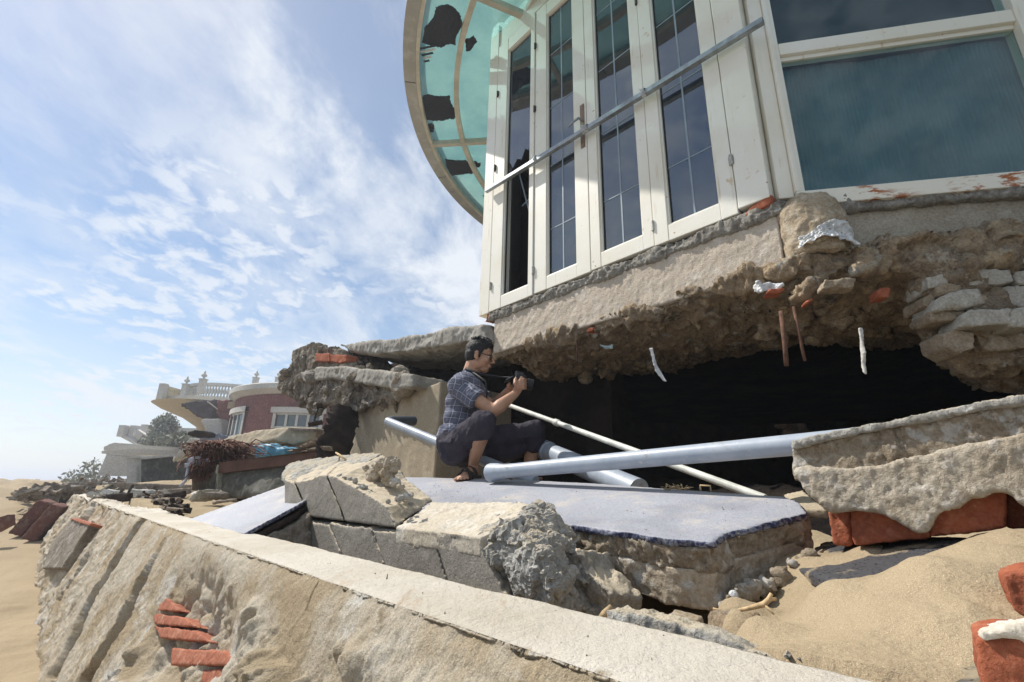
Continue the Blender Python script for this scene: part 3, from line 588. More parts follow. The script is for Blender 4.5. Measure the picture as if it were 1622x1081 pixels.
for k, (a, b, z0, o) in enumerate(leaves):
    lf = thing('door_leaf', '', '', dp(a, z0)); del lf['label'], lf['category']; lf.parent = house; lf.location = Vector(dp(a, z0)-wloc(house))
    zt = 4.54; st = [.155, .14, .088, .10][k]; st2 = [.055, .13, .08, .095][k]; br = .11
    mb = MB(); fbar(mb, dp, a, a+st, z0, zt, o-.005, o+.045); fbar(mb, dp, b-st2, b, z0, zt, o-.005, o+.045)
    fbar(mb, dp, a+st, b-st2, z0, z0+br, o-.005, o+.043); fbar(mb, dp, a+st, b-st2, zt-.16, zt, o-.005, o+.043)
    mb.build('leaf_frame', PT, lf, bevel=.004)
    # glazing bead, black seal, pane
    a2, b2, zb, zu = a+st, b-st2, z0+br, zt-.16
    mb = MB()
    for (x0, x1, y0, y1) in ((a2, a2+.012, zb, zu), (b2-.012, b2, zb, zu), (a2+.012, b2-.012, zb, zb+.012), (a2+.012, b2-.012, zu-.012, zu)): fbar(mb, dp, x0, x1, y0, y1, o+.002, o+.030)
    mb.build('glazing_bead', PT, lf)
    mb = MB()
    for (x0, x1, y0, y1) in ((a2+.012, a2+.019, zb+.012, zu-.012), (b2-.019, b2-.012, zb+.012, zu-.012), (a2+.019, b2-.019, zb+.012, zb+.019)): fbar(mb, dp, x0, x1, y0, y1, o+.002, o+.016)
    mb.build('seal', M['rubber'], lf)
    if k:
        mb = MB(); fbar(mb, dp, a2+.012, b2-.012, zb+.012, zu-.012, o+.004, o+.009); mb.build('pane', M['glass'], lf)
        mb = MB(); fbar(mb, dp, (a2+b2)/2-.006, (a2+b2)/2+.006, zb+.02, zu-.02, o+.0092, o+.012)
        for zc in (2.05, 2.66, 3.27, 3.88): fbar(mb, dp, a2+.02, (a2+b2)/2-.007, zc-.004, zc+.004, o+.0092, o+.012); fbar(mb, dp, (a2+b2)/2+.007, b2-.02, zc-.004, zc+.004, o+.0092, o+.012)
        mb.build('pane_grille', M['grille'], lf)
    else:   # broken pane: only the upper part stands, with a jagged lower edge
        m_ = MB(); m_.prism([dp(x, z, o+.004) for x, z in [(a2+.012, zu-.01), (b2-.012, zu-.01), (b2-.012, 3.05), (b2-.05, 2.98), (b2-.09, 3.02), (b2-.14, 2.93), (b2-.20, 2.97), (b2-.26, 2.90), (a2+.03, 3.0), (a2+.012, 2.9)]], nd*.006); m_.build('broken_pane', M['glass'], lf)
        mb = MB(); mb.bar(dp(a2+.02, 3.0, -.10), dp(a2+.20, 2.35, -.12), .012, .012); mb.bar(dp(a2+.17, 2.98, -.10), dp(a2+.30, 2.10, -.12), .012, .012); mb.bar(dp(a2+.08, 2.55, -.11), dp(b2, 2.62, -.11), .010, .010); mb.build('loose_grille_strip', M['grille'], lf)
    for (x, z) in hinge_sp[k]:
        mb = MB(); mb.tube([dp(x, z-.035, o+.053), dp(x, z+.035, o+.053)], .010, 10); fbar(mb, dp, x-.016, x+.016, z-.030, z+.030, o+.045, o+.049)
        mb.build('hinge', M['dark_metal'] if z > 2.2 and k < 3 else M['hinge'], lf, 30)
# handle plates on the meeting stiles
hd = thing('x', '', '', dp(1.11, 2.8)); bpy.data.objects.remove(hd)
mb = MB(); fbar(mb, dp, 1.068, 1.108, 2.60, 3.02, .046, .054); mb.build('handle_plate', M['bronze'], house, bevel=.003)
mb = MB(); mb.tube([dp(1.088, 2.86, .05), dp(1.088, 2.86, .095)], .009, 10); mb.tube([dp(1.088, 2.86, .095), dp(1.03, 2.85, .10), dp(.985, 2.835, .098)], [.010, .009, .007], 10); mb.build('door_handle', M['galv'], house, 40)
# interior seen through the panes
mb = MB(); fbar(mb, dp, -.1, 2.3, 1.45, 4.9, -1.9, -1.8); mb.build('room_partition', M['inside'], house)
mb = MB(); fbar(mb, dp, .10, .50, 1.45, 2.25, -.5, -.46); mb.build('leaning_panel', M['inside_l'], house)
mb = MB(); fbar(mb, dp, .05, .60, 2.252, 2.29, -.52, -.45); mb.build('panel_trim', M['galv'], house)
# ---- window side
E_ = .05
mb = MB(); fbar(mb, wp, .004, .080, 1.525, 4.95, -.06, .020); mb.build('corner_post', PT, house, bevel=.005)
mb = MB(); fbar(mb, wp, .081, .104, 1.545, 4.9, -.05, .045); mb.build('window_jamb', PT, house, bevel=.003)
wl, wr = .215, 1.43
def wf(x, y): v = on(x, y, Rc+n2*.02, n2)-Rc; return float(v@u2), float(v[2])
0 and print('window px', [tuple(round(t, 3) for t in wf(*a)) for a in [(1232, 85), (1265, 310), (1600, 12), (1612, 30), (1622, 292), (1237, 98), (1262, 330), (1622, 272)]])
wb, wm0, wm1 = wf(1265, 308)[1], wf(1232, 98)[1], wf(1232, 74)[1]
wl = .128; wr = wf(1598, 18)[0]
mb = MB(); fbar(mb, wp, .081, wr+.9, wb-.085, wb, -.04, .05); mb.build('window_sill', M['rust_sill'], house, bevel=.004)
mb = MB(); fbar(mb, wp, wl-.0, wr, wm0+.028, wm1, -.03, .040); mb.build('mullion', PT, house, bevel=.004)
mb = MB(); fbar(mb, wp, wl, wr, wm0, wm0+.028, -.03, .018); mb.build('mullion', PT, house, bevel=.003)
mb = MB(); fbar(mb, wp, wr, wr+.10, wb, 4.9, -.05, .050); mb.build('window_jamb', PT, house, bevel=.004)
mb = MB(); fbar(mb, wp, .1045, wl, wb, 4.9, -.05, .035); mb.build('window_jamb', PT, house, bevel=.003)
for z0, z1, o in ((wb, wm0, .0), (wm1, 4.6, .0)):
    mb = MB(); fbar(mb, wp, wl, wr, z0, z1, -.004, .004); mb.build('window_pane', M['window_glass'], house)
# corrugated teal curtain behind the lower pane, dark blind above
n_ = 260; xs = np.linspace(wl-.02, wr+.02, n_); V = []; 
for z in (wb-.02, wm0-.0): V += [wp(x, z, -.055+.0035*math.sin(x*2*math.pi/.022)+.007*math.sin(x*7)+.004*math.sin(x*17+1)) for x in xs]
mesh('curtain', V, [(i, i+1, n_+i+1, n_+i) for i in range(n_-1)], M['curtain'], house)
mb = MB(); fbar(mb, wp, wl-.02, wr+.02, wm1-.02, 4.6, -.10, -.07); mb.build('dark_blind', M['blind'], house)
mb = MB(); fbar(mb, wp, wr+.1, 2.36, wb, 4.9, -.05, .0); mb.build('side_panel', PT, house)
# ---- round canopy above: outer ring, inner hoops, radial bars, glass, added dark sheets for the holes
canopy = thing('round_canopy', 'round canopy of green glass in a pale concrete ring with ragged dark holes', 'canopy', (3.4, 5.2, 4.7))
def ringm(r0, r1, z0, z1, mat, name, k=160, a0=0, a1=2*math.pi): 
    mb = MB(); mb.lathe(CE, [(r0, z0), (r1, z0), (r1, z1), (r0, z1), (r0, z0)], k, a0, a1, cap=False); return mb.build(name, mat, canopy, 30)
nseg = 16
for i in range(nseg):
    a = 2*math.pi*i/nseg+.12; ringm(4.67, 4.81, 4.70, 4.94, M['ring'], 'ring_segment', 12, a+.0012, a+2*math.pi/nseg-.0012)
ringm(4.625, 4.668, 4.70, 4.80, M['ring_in'], 'ring_flange'); ringm(4.155, 4.215, 4.685, 4.77, M['ring_in'], 'inner_hoop')
ringm(3.60, 3.66, 4.70, 4.80, M['ring_in'], 'wall_hoop')
for i in range(12):
    a = math.radians(173.2-30*i); d = np.array([math.cos(a), math.sin(a), 0]); mb = MB(); mb.bar(CE+d*3.5+UP*4.725, CE+d*4.66+UP*4.725, .06, .07); mb.build('radial_bar', M['ring_in'], canopy)
    for r0, r1, nm in ((4.20, 4.66, 'outer_pane'), (3.45, 4.20, 'inner_pane')):
        aa = a-math.radians(30); k_ = 14; V = []
        for r in (r0, r1):
            V += [CE+r*np.array([math.cos(aa+(a-aa)*j/k_), math.sin(aa+(a-aa)*j/k_), 0])+UP*4.772 for j in range(k_+1)]
        V += [v+UP*.008 for v in V]; m2 = k_+1
        Fs = [(j, m2+j, m2+j+1, j+1) for j in range(k_)]+[(2*m2+j, 2*m2+j+1, 3*m2+j+1, 3*m2+j) for j in range(k_)]
        mesh('canopy_pane', V, Fs, M['canopy_glass'], canopy)
hole_patches = [[(672, 45), (690, 12), (705, 8), (728, 22), (732, 42), (722, 72), (700, 76), (668, 68)], [(666, 158), (680, 150), (712, 152), (718, 170), (719, 190), (700, 192), (672, 190)], [(705, 252), (738, 254), (752, 268), (748, 276), (716, 279)], [(735, 62), (750, 56), (756, 66), (746, 80), (738, 82)], [(675, 198), (688, 200), (687, 210), (678, 210)], [(752, 255), (762, 258), (760, 265), (752, 266)], [(764, 310), (776, 305), (776, 322)]]
for k, pl in enumerate(hole_patches):
    pts = []; n = len(pl)
    for i in range(n):
        a, b = np.array(pl[i], float), np.array(pl[(i+1) % n], float)
        L5 = max(4, int(np.linalg.norm(b-a)/1.8)); off = np.random.randn(2)*.09*np.linalg.norm(b-a)
        for j in range(L5): v = a+(b-a)*j/L5+off*math.sin(math.pi*j/L5); v = v+np.random.randn(2)*(.5 if j else .2); pts.append(onZ(v[0], v[1], 4.763))
    mb = MB(); mb.prism(pts, (0, 0, .004)); mb.build('dark_hole_patch', M['canopy_dark'], canopy)  # dark sheet added under the glass in place of a dark hole
for j in range(5):   # shreds hanging at the top hole
    a = onZ(664+j*2, 78+j*5, 4.76); b = onZ(692-j*3, 72+j*6, 4.73); mb = MB(); mb.bar(a, b, .025, .004); mb.build('film_strip', M['bag'] if j % 2 else M['canopy_dark'], canopy)
# ---- square bar lashed across the doors
b0, b1 = on(770, 303, Lc+nd*.10, nd), on(1209, 33, Lc+nd*.10, nd)
bar = MB().bar(b0, b1, .036, .036).build('barring_rail', M['galv'], bevel=.002)
tag(bar, 'long galvanised square bar lashed across the four glass doors', 'metal bar')
def tie(x, y, label, n=4):
    c = on(x, y, Lc+nd*.10, nd); d = (b1-b0)/np.linalg.norm(b1-b0); y_ = np.cross(d, nd); mb = MB(); s = c+d*((c-b0)@d*0)
    for i in range(n):
        o = (i-n/2)*.008; pts = [s+d*(o+.004*math.sin(a*2))+(nd*math.cos(a)+y_*math.sin(a))*.029 for a in np.linspace(0, 2*math.pi, 14)]; mb.tube(pts, .0035, 6)
    mb.tube([s+nd*.03, s+nd*.035-UP*.03, s+nd*.02-UP*.055+d*.02], .003, 6); mb.tube([s+nd*.03, s+nd*.04+UP*.02-d*.02], .003, 6)
    return tag(mb.build('wire_tie', M['bag'], None, True), label, 'wire tie', 'wire ties on the bar')
tie(1021, 147, 'pale wire tie round the bar between the third and fourth door'); tie(928, 204, 'knotted pale cord tie round the bar at the door handle', 7); tie(849, 252, 'thin wire tie round the bar between the first and second door', 3)
# ---- soil and rubble clinging under the bands
mb = MB()
path = [Lc+ud*.02, Lc+ud*1.2, Rc+ud*.05, Rc+u2*.55, Rc+u2*1.1]
outs = [.015, .03, .08, .15, .10]; ns = [nd, nd, (nd+n2)/1.96, n2, n2]
dep = [1.3, 1.4, 1.3, 1.1, 1.1]
for i in range(4):
    a, b = path[i], path[i+1]; oa, ob = outs[i], outs[i+1]; na, nb = ns[i], ns[i+1]
    top = [1.135, 1.15, 1.15, 1.19, 1.22]; bot = [1.08, 1.07, 1.06, 1.00, .98]
    A = [a+na*oa+UP*top[i], a+na*(oa-.02)+UP*bot[i], a-na*.55+UP*(bot[i]-.06), a-na*dep[i]+UP*(bot[i]+.02), a-na*dep[i]+UP*1.24, a-na*.15+UP*1.22]
    B = [b+nb*ob+UP*top[i+1], b+nb*(ob-.02)+UP*bot[i+1], b-nb*.55+UP*(bot[i+1]-.06), b-nb*dep[i+1]+UP*(bot[i+1]+.02), b-nb*dep[i+1]+UP*1.24, b-nb*.15+UP*1.22]
    loft(mb, A, B)
rs = np.random.RandomState(5)
for i in range(120):
    s = rs.rand(); v = rs.rand()
    if s < .55: c = dp(.05+s/.55*2.2, 1.08-.06*v, -.02-.9*v)
    else: c = wp((s-.55)/.45*1.2, 1.04-.08*v, .10-.7*v)
    mb.frag(c, (rs.uniform(.03, .10), rs.uniform(.03, .08), rs.uniform(.012, .035)), rs)
# the thick soil buttress at the right
for c, r in [(wp(.62, .98, .05), (.16, .14, .15)), (wp(.70, .80, .0), (.15, .15, .16)), (wp(.78, .66, -.04), (.17, .13, .12)), (wp(.95, .72, -.22), (.2, .14, .2)), (wp(1.1, .95, -.35), (.3, .2, .2)), (wp(.85, 1.05, .02), (.2, .12, .12)), (wp(1.15, .64, -.16), (.3, .16, .12)), (wp(.55, 1.06, .07), (.14, .12, .10)), (wp(1.3, .64, -.16), (.3, .18, .12))]: mb.ell(c, r, k=7)
soil = rough('clinging_soil', mb, M['soil'], .0125, house, layers=((.045, 2.6, 4, 0), (.014, 9, 4, 1), (.007, 40, 3, 0)), chips=((.030, 6.5), (.016, 15), (.006, 34)), seed=4)
soil['kind'] = 'stuff'
# bits of stone, brick and litter stuck in the soil
def stickout(x, y, w_, h_, mat, name, out=.02, frame=dp, seed=0, z=None):
    n = nd if frame is dp else n2; c = on(x, y, (Lc if frame is dp else Rc)+n*out, n); c = c if c[2] > 1.09 or frame is wp else onZ(x, y, 1.085); X = ud if frame is dp else u2
    mb = MB(); mb.box(c-n*.02, X*w_/2, n*.035, UP*h_/2+X*.01); return rough(name, mb, mat, .006, house, layers=((.010, 14, 3, 0), (.006, 34, 3, 1)), seed=seed)
z6 = lambda a, b: (1040+a*.3885, 280+b*.3885)
for k, (x, y, w_, h_, m_, nm) in enumerate([(835, 579, .055, .035, 'stone', 'stone_fragment'), (916, 552, .07, .03, 'stone', 'stone_fragment'), (940, 540, .03, .02, 'stone', 'stone_fragment'), (970, 556, .03, .022, 'brick', 'brick_fragment'), (938, 523, .06, .025, 'brick', 'brick_fragment'), (1094, 499, .02, .05, 'white_dirty', 'plaster_fragment'), (1075, 503, .03, .03, 'brick', 'brick_fragment'), (1041, 520, .05, .02, 'stone', 'stone_fragment'), (870, 548, .04, .02, 'stone_b', 'stone_fragment'), (1000, 545, .03, .02, 'stone_b', 'stone_fragment')]): stickout(x, y, w_, h_, M[m_], nm, .01, dp, k)
for k, (x, y, w_, h_, m_, nm, o) in enumerate([(740, 440, .13, .045, 'stone_b', 'stone_fragment', .19), (920, 478, .05, .045, 'brick', 'brick_fragment', .16), (618, 512, .02, .02, 'brick', 'brick_fragment', .14), (1060, 362, .09, .03, 'stone_b', 'stone_fragment', .10), (480, 470, .06, .02, 'brick', 'brick_fragment', .2)]): stickout(*z6(x, y), w_, h_, M[m_], nm, o, wp, k+20)
# stones of the standing foundation
SF = thing('stone_foundation', 'rough dry laid stone foundation under the right end of the window', 'foundation', wp(1.4, .6))
stones = [[(1240, 385), (1270, 372), (1440, 378), (1462, 425), (1400, 440), (1250, 445)], [(1100, 405), (1190, 392), (1212, 425), (1180, 452), (1105, 458)], [(1140, 500), (1205, 470), (1310, 455), (1332, 510), (1250, 532), (1130, 548)], [(1250, 560), (1290, 542), (1445, 540), (1440, 600), (1240, 612)], [(1448, 540), (1560, 536), (1560, 605), (1444, 608)], [(1145, 450), (1180, 435), (1235, 440), (1232, 475), (1150, 480)], [(1335, 455), (1480, 448), (1560, 450), (1550, 528), (1340, 530)], [(1165, 345), (1230, 332), (1330, 335), (1330, 368), (1180, 378)], [(1385, 325), (1430, 315), (1560, 318), (1560, 365), (1400, 368)], [(1165, 640), (1215, 615), (1300, 635), (1302, 700), (1240, 722), (1180, 690)], [(1108, 555), (1170, 540), (1262, 545), (1250, 582), (1120, 588)], [(1300, 640), (1420, 630), (1560, 640), (1560, 700), (1330, 705)], [(1085, 490), (1125, 470), (1150, 490), (1120, 530), (1090, 530)], [(1455, 380), (1560, 375), (1560, 440), (1470, 435)]]
for k, pl in enumerate(stones):
    o = [.15, .18, .20, .22, .22, .18, .12, .10, .11, .18, .17, .12, .16, .13][k]
    f = [on(*z6(*a), Rc+n2*o, n2) for a in pl]; mb = MB(); c_ = sum(f)/len(f); bk = [c_+(v-c_)*1.0-n2*.16 for v in f]
    loft(mb, f, bk); rough('stone', mb, M['stone_b'] if k in (5, 9, 10, 11, 12) else M['stone'], .007, SF, layers=((.006, 7, 4, 0), (.004, 24, 4, 1), (.002, 60, 3, 0)), chips=(.007, 9), seed=k)
mb = MB(); mb.prism([wp(.98, .95, -.06), wp(3.0, .95, -.06), wp(3.0, 1.22, -.06), wp(.95, 1.22, -.06)], -n2*.5); mb.prism([wp(1.25, .55, -.08), wp(3.0, .5, -.1), wp(3.0, .96, -.06), wp(1.15, .96, -.06)], -n2*.5)
rough('mortar_core', mb, M['soil'], .016, SF, layers=((.03, 8, 4, 0), (.015, 25, 3, 1)), chips=(.02, 9), seed=8)
# hanging reinforcement and litter
def hang(name, lbl, cat, x0, y0, x1, y1, d, r, mat, group=None):
    a, b = at(x0, y0, d), at(x1, y1, d*1.0); mb = MB(); mid = (a+b)/2+np.array([.004, .006, 0]); mb.tube([a+UP*.06, mid, b], r, 8)
    return tag(mb.build(name, mat, None, True), lbl, cat, group)
hang('hanging_rebar', 'left of the two brown bars hanging under the soil lip', 'rebar', 1240, 512, 1246, 580, 2.5, .011, M['steel_rust'], 'bars hanging under the house'); hang('hanging_rebar', 'right, thinner of the two brown bars hanging under the soil lip', 'rebar', 1260, 505, 1275, 572, 2.5, .007, M['steel_rust'], 'bars hanging under the house')
hang('hanging_rebar', 'short rusty bar hanging just right of the seated man under the stucco band', 'rebar', 914, 548, 913, 573, 3.35, .007, M['steel_rust'], 'bars hanging under the house')
def rag(name, lbl, cat, pl, d, mat, amp=.012):
    pts = [at(x, y, d+random.uniform(-.02, .02)) for x, y in pl]; mb = MB(); v = ray(*pl[0]); v = v/np.linalg.norm(v)
    mb.prism(pts, v*.012); return tag(rough(name, mb, mat, .004, layers=((amp, 30, 3, 1),), seed=len(pl)), lbl, cat)
rag('plastic_shred', 'thin white strip dangling in the dark opening near the middle', 'plastic strip', [(1029, 552), (1034, 552), (1040, 578), (1056, 605), (1050, 603), (1038, 588)], 3.0, M['bag'], .003)
rag('plastic_shred', 'pale dirty strip dangling beside the soil buttress', 'plastic strip', [(1360, 520), (1366, 520), (1371, 556), (1370, 575), (1373, 594), (1367, 590), (1365, 570)], 2.4, M['white_dirty'], .004)
rag('plastic_scrap', 'crumpled white plastic scrap on the soil lip below the post stub', 'plastic scrap', [(1194, 455), (1200, 446), (1206, 452), (1216, 448), (1224, 452), (1240, 450), (1238, 458), (1220, 459), (1208, 463), (1196, 462)], 2.42, M['bag'], .012)
rag('plastic_scrap', 'small blue white scrap stuck in the rubble right of the short rusty bar', 'plastic scrap', [(950, 546), (960, 549), (971, 546), (970, 552), (958, 553)], 3.30, simple('blue_white_plastic', (.45, .58, .62), .5), .006)
# bag draped round the stub: one thin crumpled sheet
na_, nz_ = 90, 46; A2, Z2 = np.meshgrid(np.linspace(-.75, .95, na_), np.linspace(0, 1, nz_), indexing='ij'); af, zf_ = A2.ravel(), Z2.ravel()
ztop_ = 1.265+.035*np.sin(af*3.1+.6)+.02*fbm(np.stack([af*3, af*0, af*0], 1), 1, 3, 4); zbot_ = 1.165+.028*np.cos(af*2.2)+.02*fbm(np.stack([af*4, af*0, af*0], 1), 1, 3, 8)
zz_ = zbot_+(ztop_-zbot_)*zf_; th_ = math.atan2(n2[1], n2[0])+af
P_ = np.stack([np.cos(th_)*.15, np.sin(th_)*.15, zz_], 1); fold = .020*fbm(P_*np.array([1, 1, .45]), 16, 3, 5, True)+.010*fbm(P_, 42, 3, 6, True)+.006*fbm(P_, 90, 2, 7, True)
r_ = .160+np.maximum(-.004, fold)+.02*np.exp(-(zf_/.25)**2)
P_ = sc*np.array([1, 1, 0])+np.stack([np.cos(th_)*r_, np.sin(th_)*r_, zz_], 1)
bag_ = grid('plastic_bag', P_.reshape(na_, nz_, 3), M['bag']); so2 = bag_.modifiers.new('s', 'SOLIDIFY'); so2.thickness = .002
tag(bag_, 'crumpled white plastic bag caught round the crumbled post stub', 'plastic bag')
# earth behind and under the house: bank added against light leaks, shade painted in
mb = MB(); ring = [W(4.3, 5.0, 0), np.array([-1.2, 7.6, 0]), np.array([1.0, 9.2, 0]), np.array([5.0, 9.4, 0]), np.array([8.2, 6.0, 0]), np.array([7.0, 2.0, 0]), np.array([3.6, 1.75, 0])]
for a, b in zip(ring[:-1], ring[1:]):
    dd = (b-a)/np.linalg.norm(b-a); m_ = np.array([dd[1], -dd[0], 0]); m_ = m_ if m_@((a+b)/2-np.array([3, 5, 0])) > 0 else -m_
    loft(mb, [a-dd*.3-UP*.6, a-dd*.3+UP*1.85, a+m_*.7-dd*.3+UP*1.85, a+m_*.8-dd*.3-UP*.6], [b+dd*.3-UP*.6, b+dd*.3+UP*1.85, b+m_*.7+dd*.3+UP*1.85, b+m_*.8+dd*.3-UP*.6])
kind(rough('earth_bank', mb, M['soil_shade'], .07, layers=((.15, 1.2, 4, 0), (.06, 4, 3, 1))), 'structure', 'eroded earth added to close the hollow under the house, its shade painted dark')
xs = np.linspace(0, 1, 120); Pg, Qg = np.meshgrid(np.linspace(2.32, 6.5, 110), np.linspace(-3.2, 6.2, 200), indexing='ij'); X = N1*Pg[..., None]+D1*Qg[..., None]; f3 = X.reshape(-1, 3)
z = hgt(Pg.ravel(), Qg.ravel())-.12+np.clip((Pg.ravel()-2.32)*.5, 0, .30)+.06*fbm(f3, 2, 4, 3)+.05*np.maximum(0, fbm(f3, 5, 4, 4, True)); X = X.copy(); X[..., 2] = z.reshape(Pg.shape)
kind(grid('hollow_floor', X, M['soil_shade']), 'structure', 'earth floor of the hollow under the house, deep shade put into its colour')
# ================================================================ broken slabs, blocks, pipes
z4 = lambda a, b: (420+a*.3887, 480+b*.3887)
z7 = lambda a, b: (1040+a*.4264, 620+b*.4264)
z8 = lambda a, b: (440+a*.4439, 700+b*.4439)
# ---- tilted terrazzo slab
sA, sB, sC = at(1130, 862, 1.5), at(884, 829, 1.80), at(735, 763, 3.05); sN = np.cross(sB-sA, sC-sA); sN /= np.linalg.norm(sN)
if sN[2] < 0: sN = -sN
slab = thing('terrazzo_slab', 'tilted blue grey terrazzo floor slab on which the man rests his feet', 'slab', W(2, 2, -.3))
top = [on(x, y, sA, sN) for x, y in [(1128, 858), (1152, 843), (1205, 831), (1279, 813), (1268, 797), (1243, 787), (1108, 778), (940, 766), (800, 759), (640, 756), (560, 790), (720, 822), (884, 829), (1000, 845), (1060, 855)]]
cS = sum(top)/len(top)
def dn(pts, a, b, s=1.0): return [cS+(p-cS)*s-sN*a for p in pts], [cS+(p-cS)*s-sN*b for p in pts]
mb = MB(); loft(mb, *dn(top, 0, .020)); 
rough('terrazzo_top', mb, M['terrazzo'], .0065, slab, layers=((.002, 4, 3, 0),), post=lambda c, n: c+(1-np.clip(n@sN, 0, 1))[:, None]*(n-np.outer(n@sN, sN))*(.014*fbm(c, 18, 4, 3)+.006*fbm(c, 60, 3, 4))[:, None])
mb = MB(); loft(mb, *dn(top, .017, .085, .988))
rough('mortar_bed', mb, M['slab_edge'], .008, slab, layers=((.022, 10, 4, 0), (.012, 28, 4, 1), (.006, 70, 3, 1)), mask=lambda c, n: np.where(n@sN > .8, .1, 1.), seed=3)
mb = MB(); loft(mb, *dn(top, .078, .18, .998))
rough('base_course', mb, M['slab_base'], .008, slab, layers=((.016, 5, 4, 0), (.008, 22, 4, 1), (.003, 70, 3, 0)), mask=lambda c, n: np.where(n@sN > .8, .3, 1.), seed=4)
# lumps below right of the slab, in its shade
rs = np.random.RandomState(2); mb = MB()
for i in range(60):
    x, y = rs.uniform(1135, 1300), 0; k = (x-1160)/140; y = 958-k*75+rs.uniform(-16, 16); mb.frag(at(x, y, 1.52+.22*k+rs.uniform(-.02, .05)), tuple(rs.uniform(.003, .018, 3)), rs)
kind(rough('crumbled_mortar', mb, M['slab_edge'], .006, layers=((.008, 20, 3, 0), (.004, 60, 3, 1))), 'stuff', 'crumbled brown mortar fallen in the shade of the slab edge', 'rubble')
# ---- second, sunken terrazzo slab at the left
bs = thing('sunken_terrazzo_slab', 'pale terrazzo slab sloping down to the left behind the fallen block wall', 'slab', W(1.6, 3, -.4))
f = [at(295, 824, 3.55), at(452, 768, 3.5), at(520, 770, 3.1), at(470, 800, 2.55), at(384, 846, 2.45)]
mb = MB(); loft(mb, f, [v-UP*.022 for v in f]); rough('terrazzo_top', mb, M['terrazzo'], .010, bs, layers=((.003, 4, 3, 0),))
mb = MB(); f2 = [v-UP*.026+N1*.012 for v in f]; loft(mb, f2, [v-UP*.035 for v in f2]); rough('dark_underside_edge', mb, M['wood_dark'], .010, bs, layers=((.003, 9, 3, 0),))  # dark layer along the underside of the terrazzo top
mb = MB(); f3_ = [v-UP*.065+N1*.04 for v in f]; loft(mb, f3_, [v-UP*.13+N1*.05 for v in f3_]); rough('mortar_bed', mb, M['rubble'], .012, bs, layers=((.03, 6, 4, 0), (.014, 20, 4, 1)), seed=5)
# ---- fallen wall of concrete blocks
bw = thing('fallen_block_wall', 'broken length of grey concrete block wall lying in two courses', 'wall', W(1.1, 1.6, -.45))
F0 = 1.0
def P1(a, o=0.): return onP(a[0], a[1], F0+o)
tl = [z4(*a) for a in [(82, 870), (122, 878), (258, 900), (430, 921), (680, 941), (862, 958)]]
bl_ = [(tl[0][0]-4, 900), (487, 900), z4(345, 1110), z4(525, 1160), z4(765, 1180), z4(1010, 1230)]
slope = [(449, 853), z4(170, 990), z4(310, 1025), z4(485, 1065), z4(725, 1081)]
def ext(a, b, k): return (a[0]+(b[0]-a[0])*k, a[1]+(b[1]-a[1])*k)
bot = [ext(tl[i], slope[i], 1.5 if i else 2.6) for i in range(5)]+[(822, 985)]
bdir = N1*.26+D1*.0-UP*.012
for i in range(5):
    a, b, c, d = P1(tl[i]), P1(tl[i+1]), P1(bot[i+1]), P1(bot[i]); g_ = (b-a)/np.linalg.norm(b-a)*.0028
    fr = [a+g_, b-g_, c-g_, d+g_]; back = [v+(N1*.26 if i < 3 else N1*.24)-UP*.0+D1*.02 for v in fr]
    mb = MB(); loft(mb, fr, back)
    rough('concrete_block', mb, M['block'], .0075, bw, layers=((.003, 6, 3, 0), (.0012, 40, 3, 0)), seed=i, mask=lambda c, n: 1+5*(n[:, 2] > .5))
mb = MB(); a, b = P1(ext(tl[0], bot[0], .02), .008), P1(ext(tl[5], bot[5], .02), .008); a2, b2 = P1(bot[0], .008), P1(bot[5], .008)
loft(mb, [a, b, b2, a2], [v+N1*.2 for v in (a, b, b2, a2)]); rough('mortar_joints', mb, M['mortar'], .010, bw, layers=((.002, 15, 3, 0),))
# upper course
uf = [z4(*a) for a in [(85, 862), (300, 893), (530, 920), (492, 828), (398, 772), (300, 718), (248, 702), (122, 733), (80, 716)]]
# blocks: left sliver, middle, right
UBf = [[z4(78, 716), z4(122, 733), z4(176, 872), z4(82, 860)], [z4(124, 730), z4(248, 702), z4(326, 893), z4(180, 872)], [z4(251, 701), z4(300, 716), z4(400, 775), z4(496, 832), z4(530, 918), z4(329, 893)]]
UBb = [[(462, 740), (475, 735), (492, 812), (468, 812)], [(476, 734), (560, 722), (570, 812), (493, 812)], [(562, 722), (608, 720), (648, 762), (682, 788), (685, 795), (572, 815)]]
for i in range(3):
    fr = [P1(a, -.002) for a in UBf[i]]; bk = [onP(x, y, 1.27) for x, y in UBb[i]]
    mb = MB(); loft(mb, fr, bk); rough('concrete_block', mb, M['block'], .0065, bw, layers=((.004, 6, 3, 0), (.0015, 40, 3, 0)), seed=i+9, mask=lambda c, n: np.where((n[:, 2] > .4) | (n@D1 < -.4), 3.2, 1.))
# crushed pale edges and cap of old plaster on the upper course
mb = MB()
ed = [z4(250, 706), z4(340, 715), z4(400, 760), z4(470, 800), z4(520, 815), z4(600, 790)]
for k in range(90):
    t_ = random.random()*4.99; i = int(t_); p_ = ext(ed[i], ed[i+1], t_-i); mb.frag(onP(p_[0], p_[1]+1-5*random.random(), 1.01+.12*random.random()), tuple(np.random.uniform(.004, .013, 3)))
rough('crushed_edge', mb, M['broken'], .0045, bw, layers=((.004, 25, 4, 0), (.003, 70, 3, 1)), seed=5, flat=True)
capf = [z4(*a) for a in [(60, 700), (95, 668), (200, 640), (330, 625), (460, 612), (490, 632), (450, 665), (330, 700), (250, 706), (120, 722), (80, 722)]]
fr = [onP(*a, 1.0+.012*i) for i, a in enumerate([(446, 756), (455, 760), (470, 764), (516, 754), (545, 756)])]; bk = [onP(*a, 1.27) for a in [(455, 738), (470, 731), (520, 724), (570, 719), (606, 717)]]
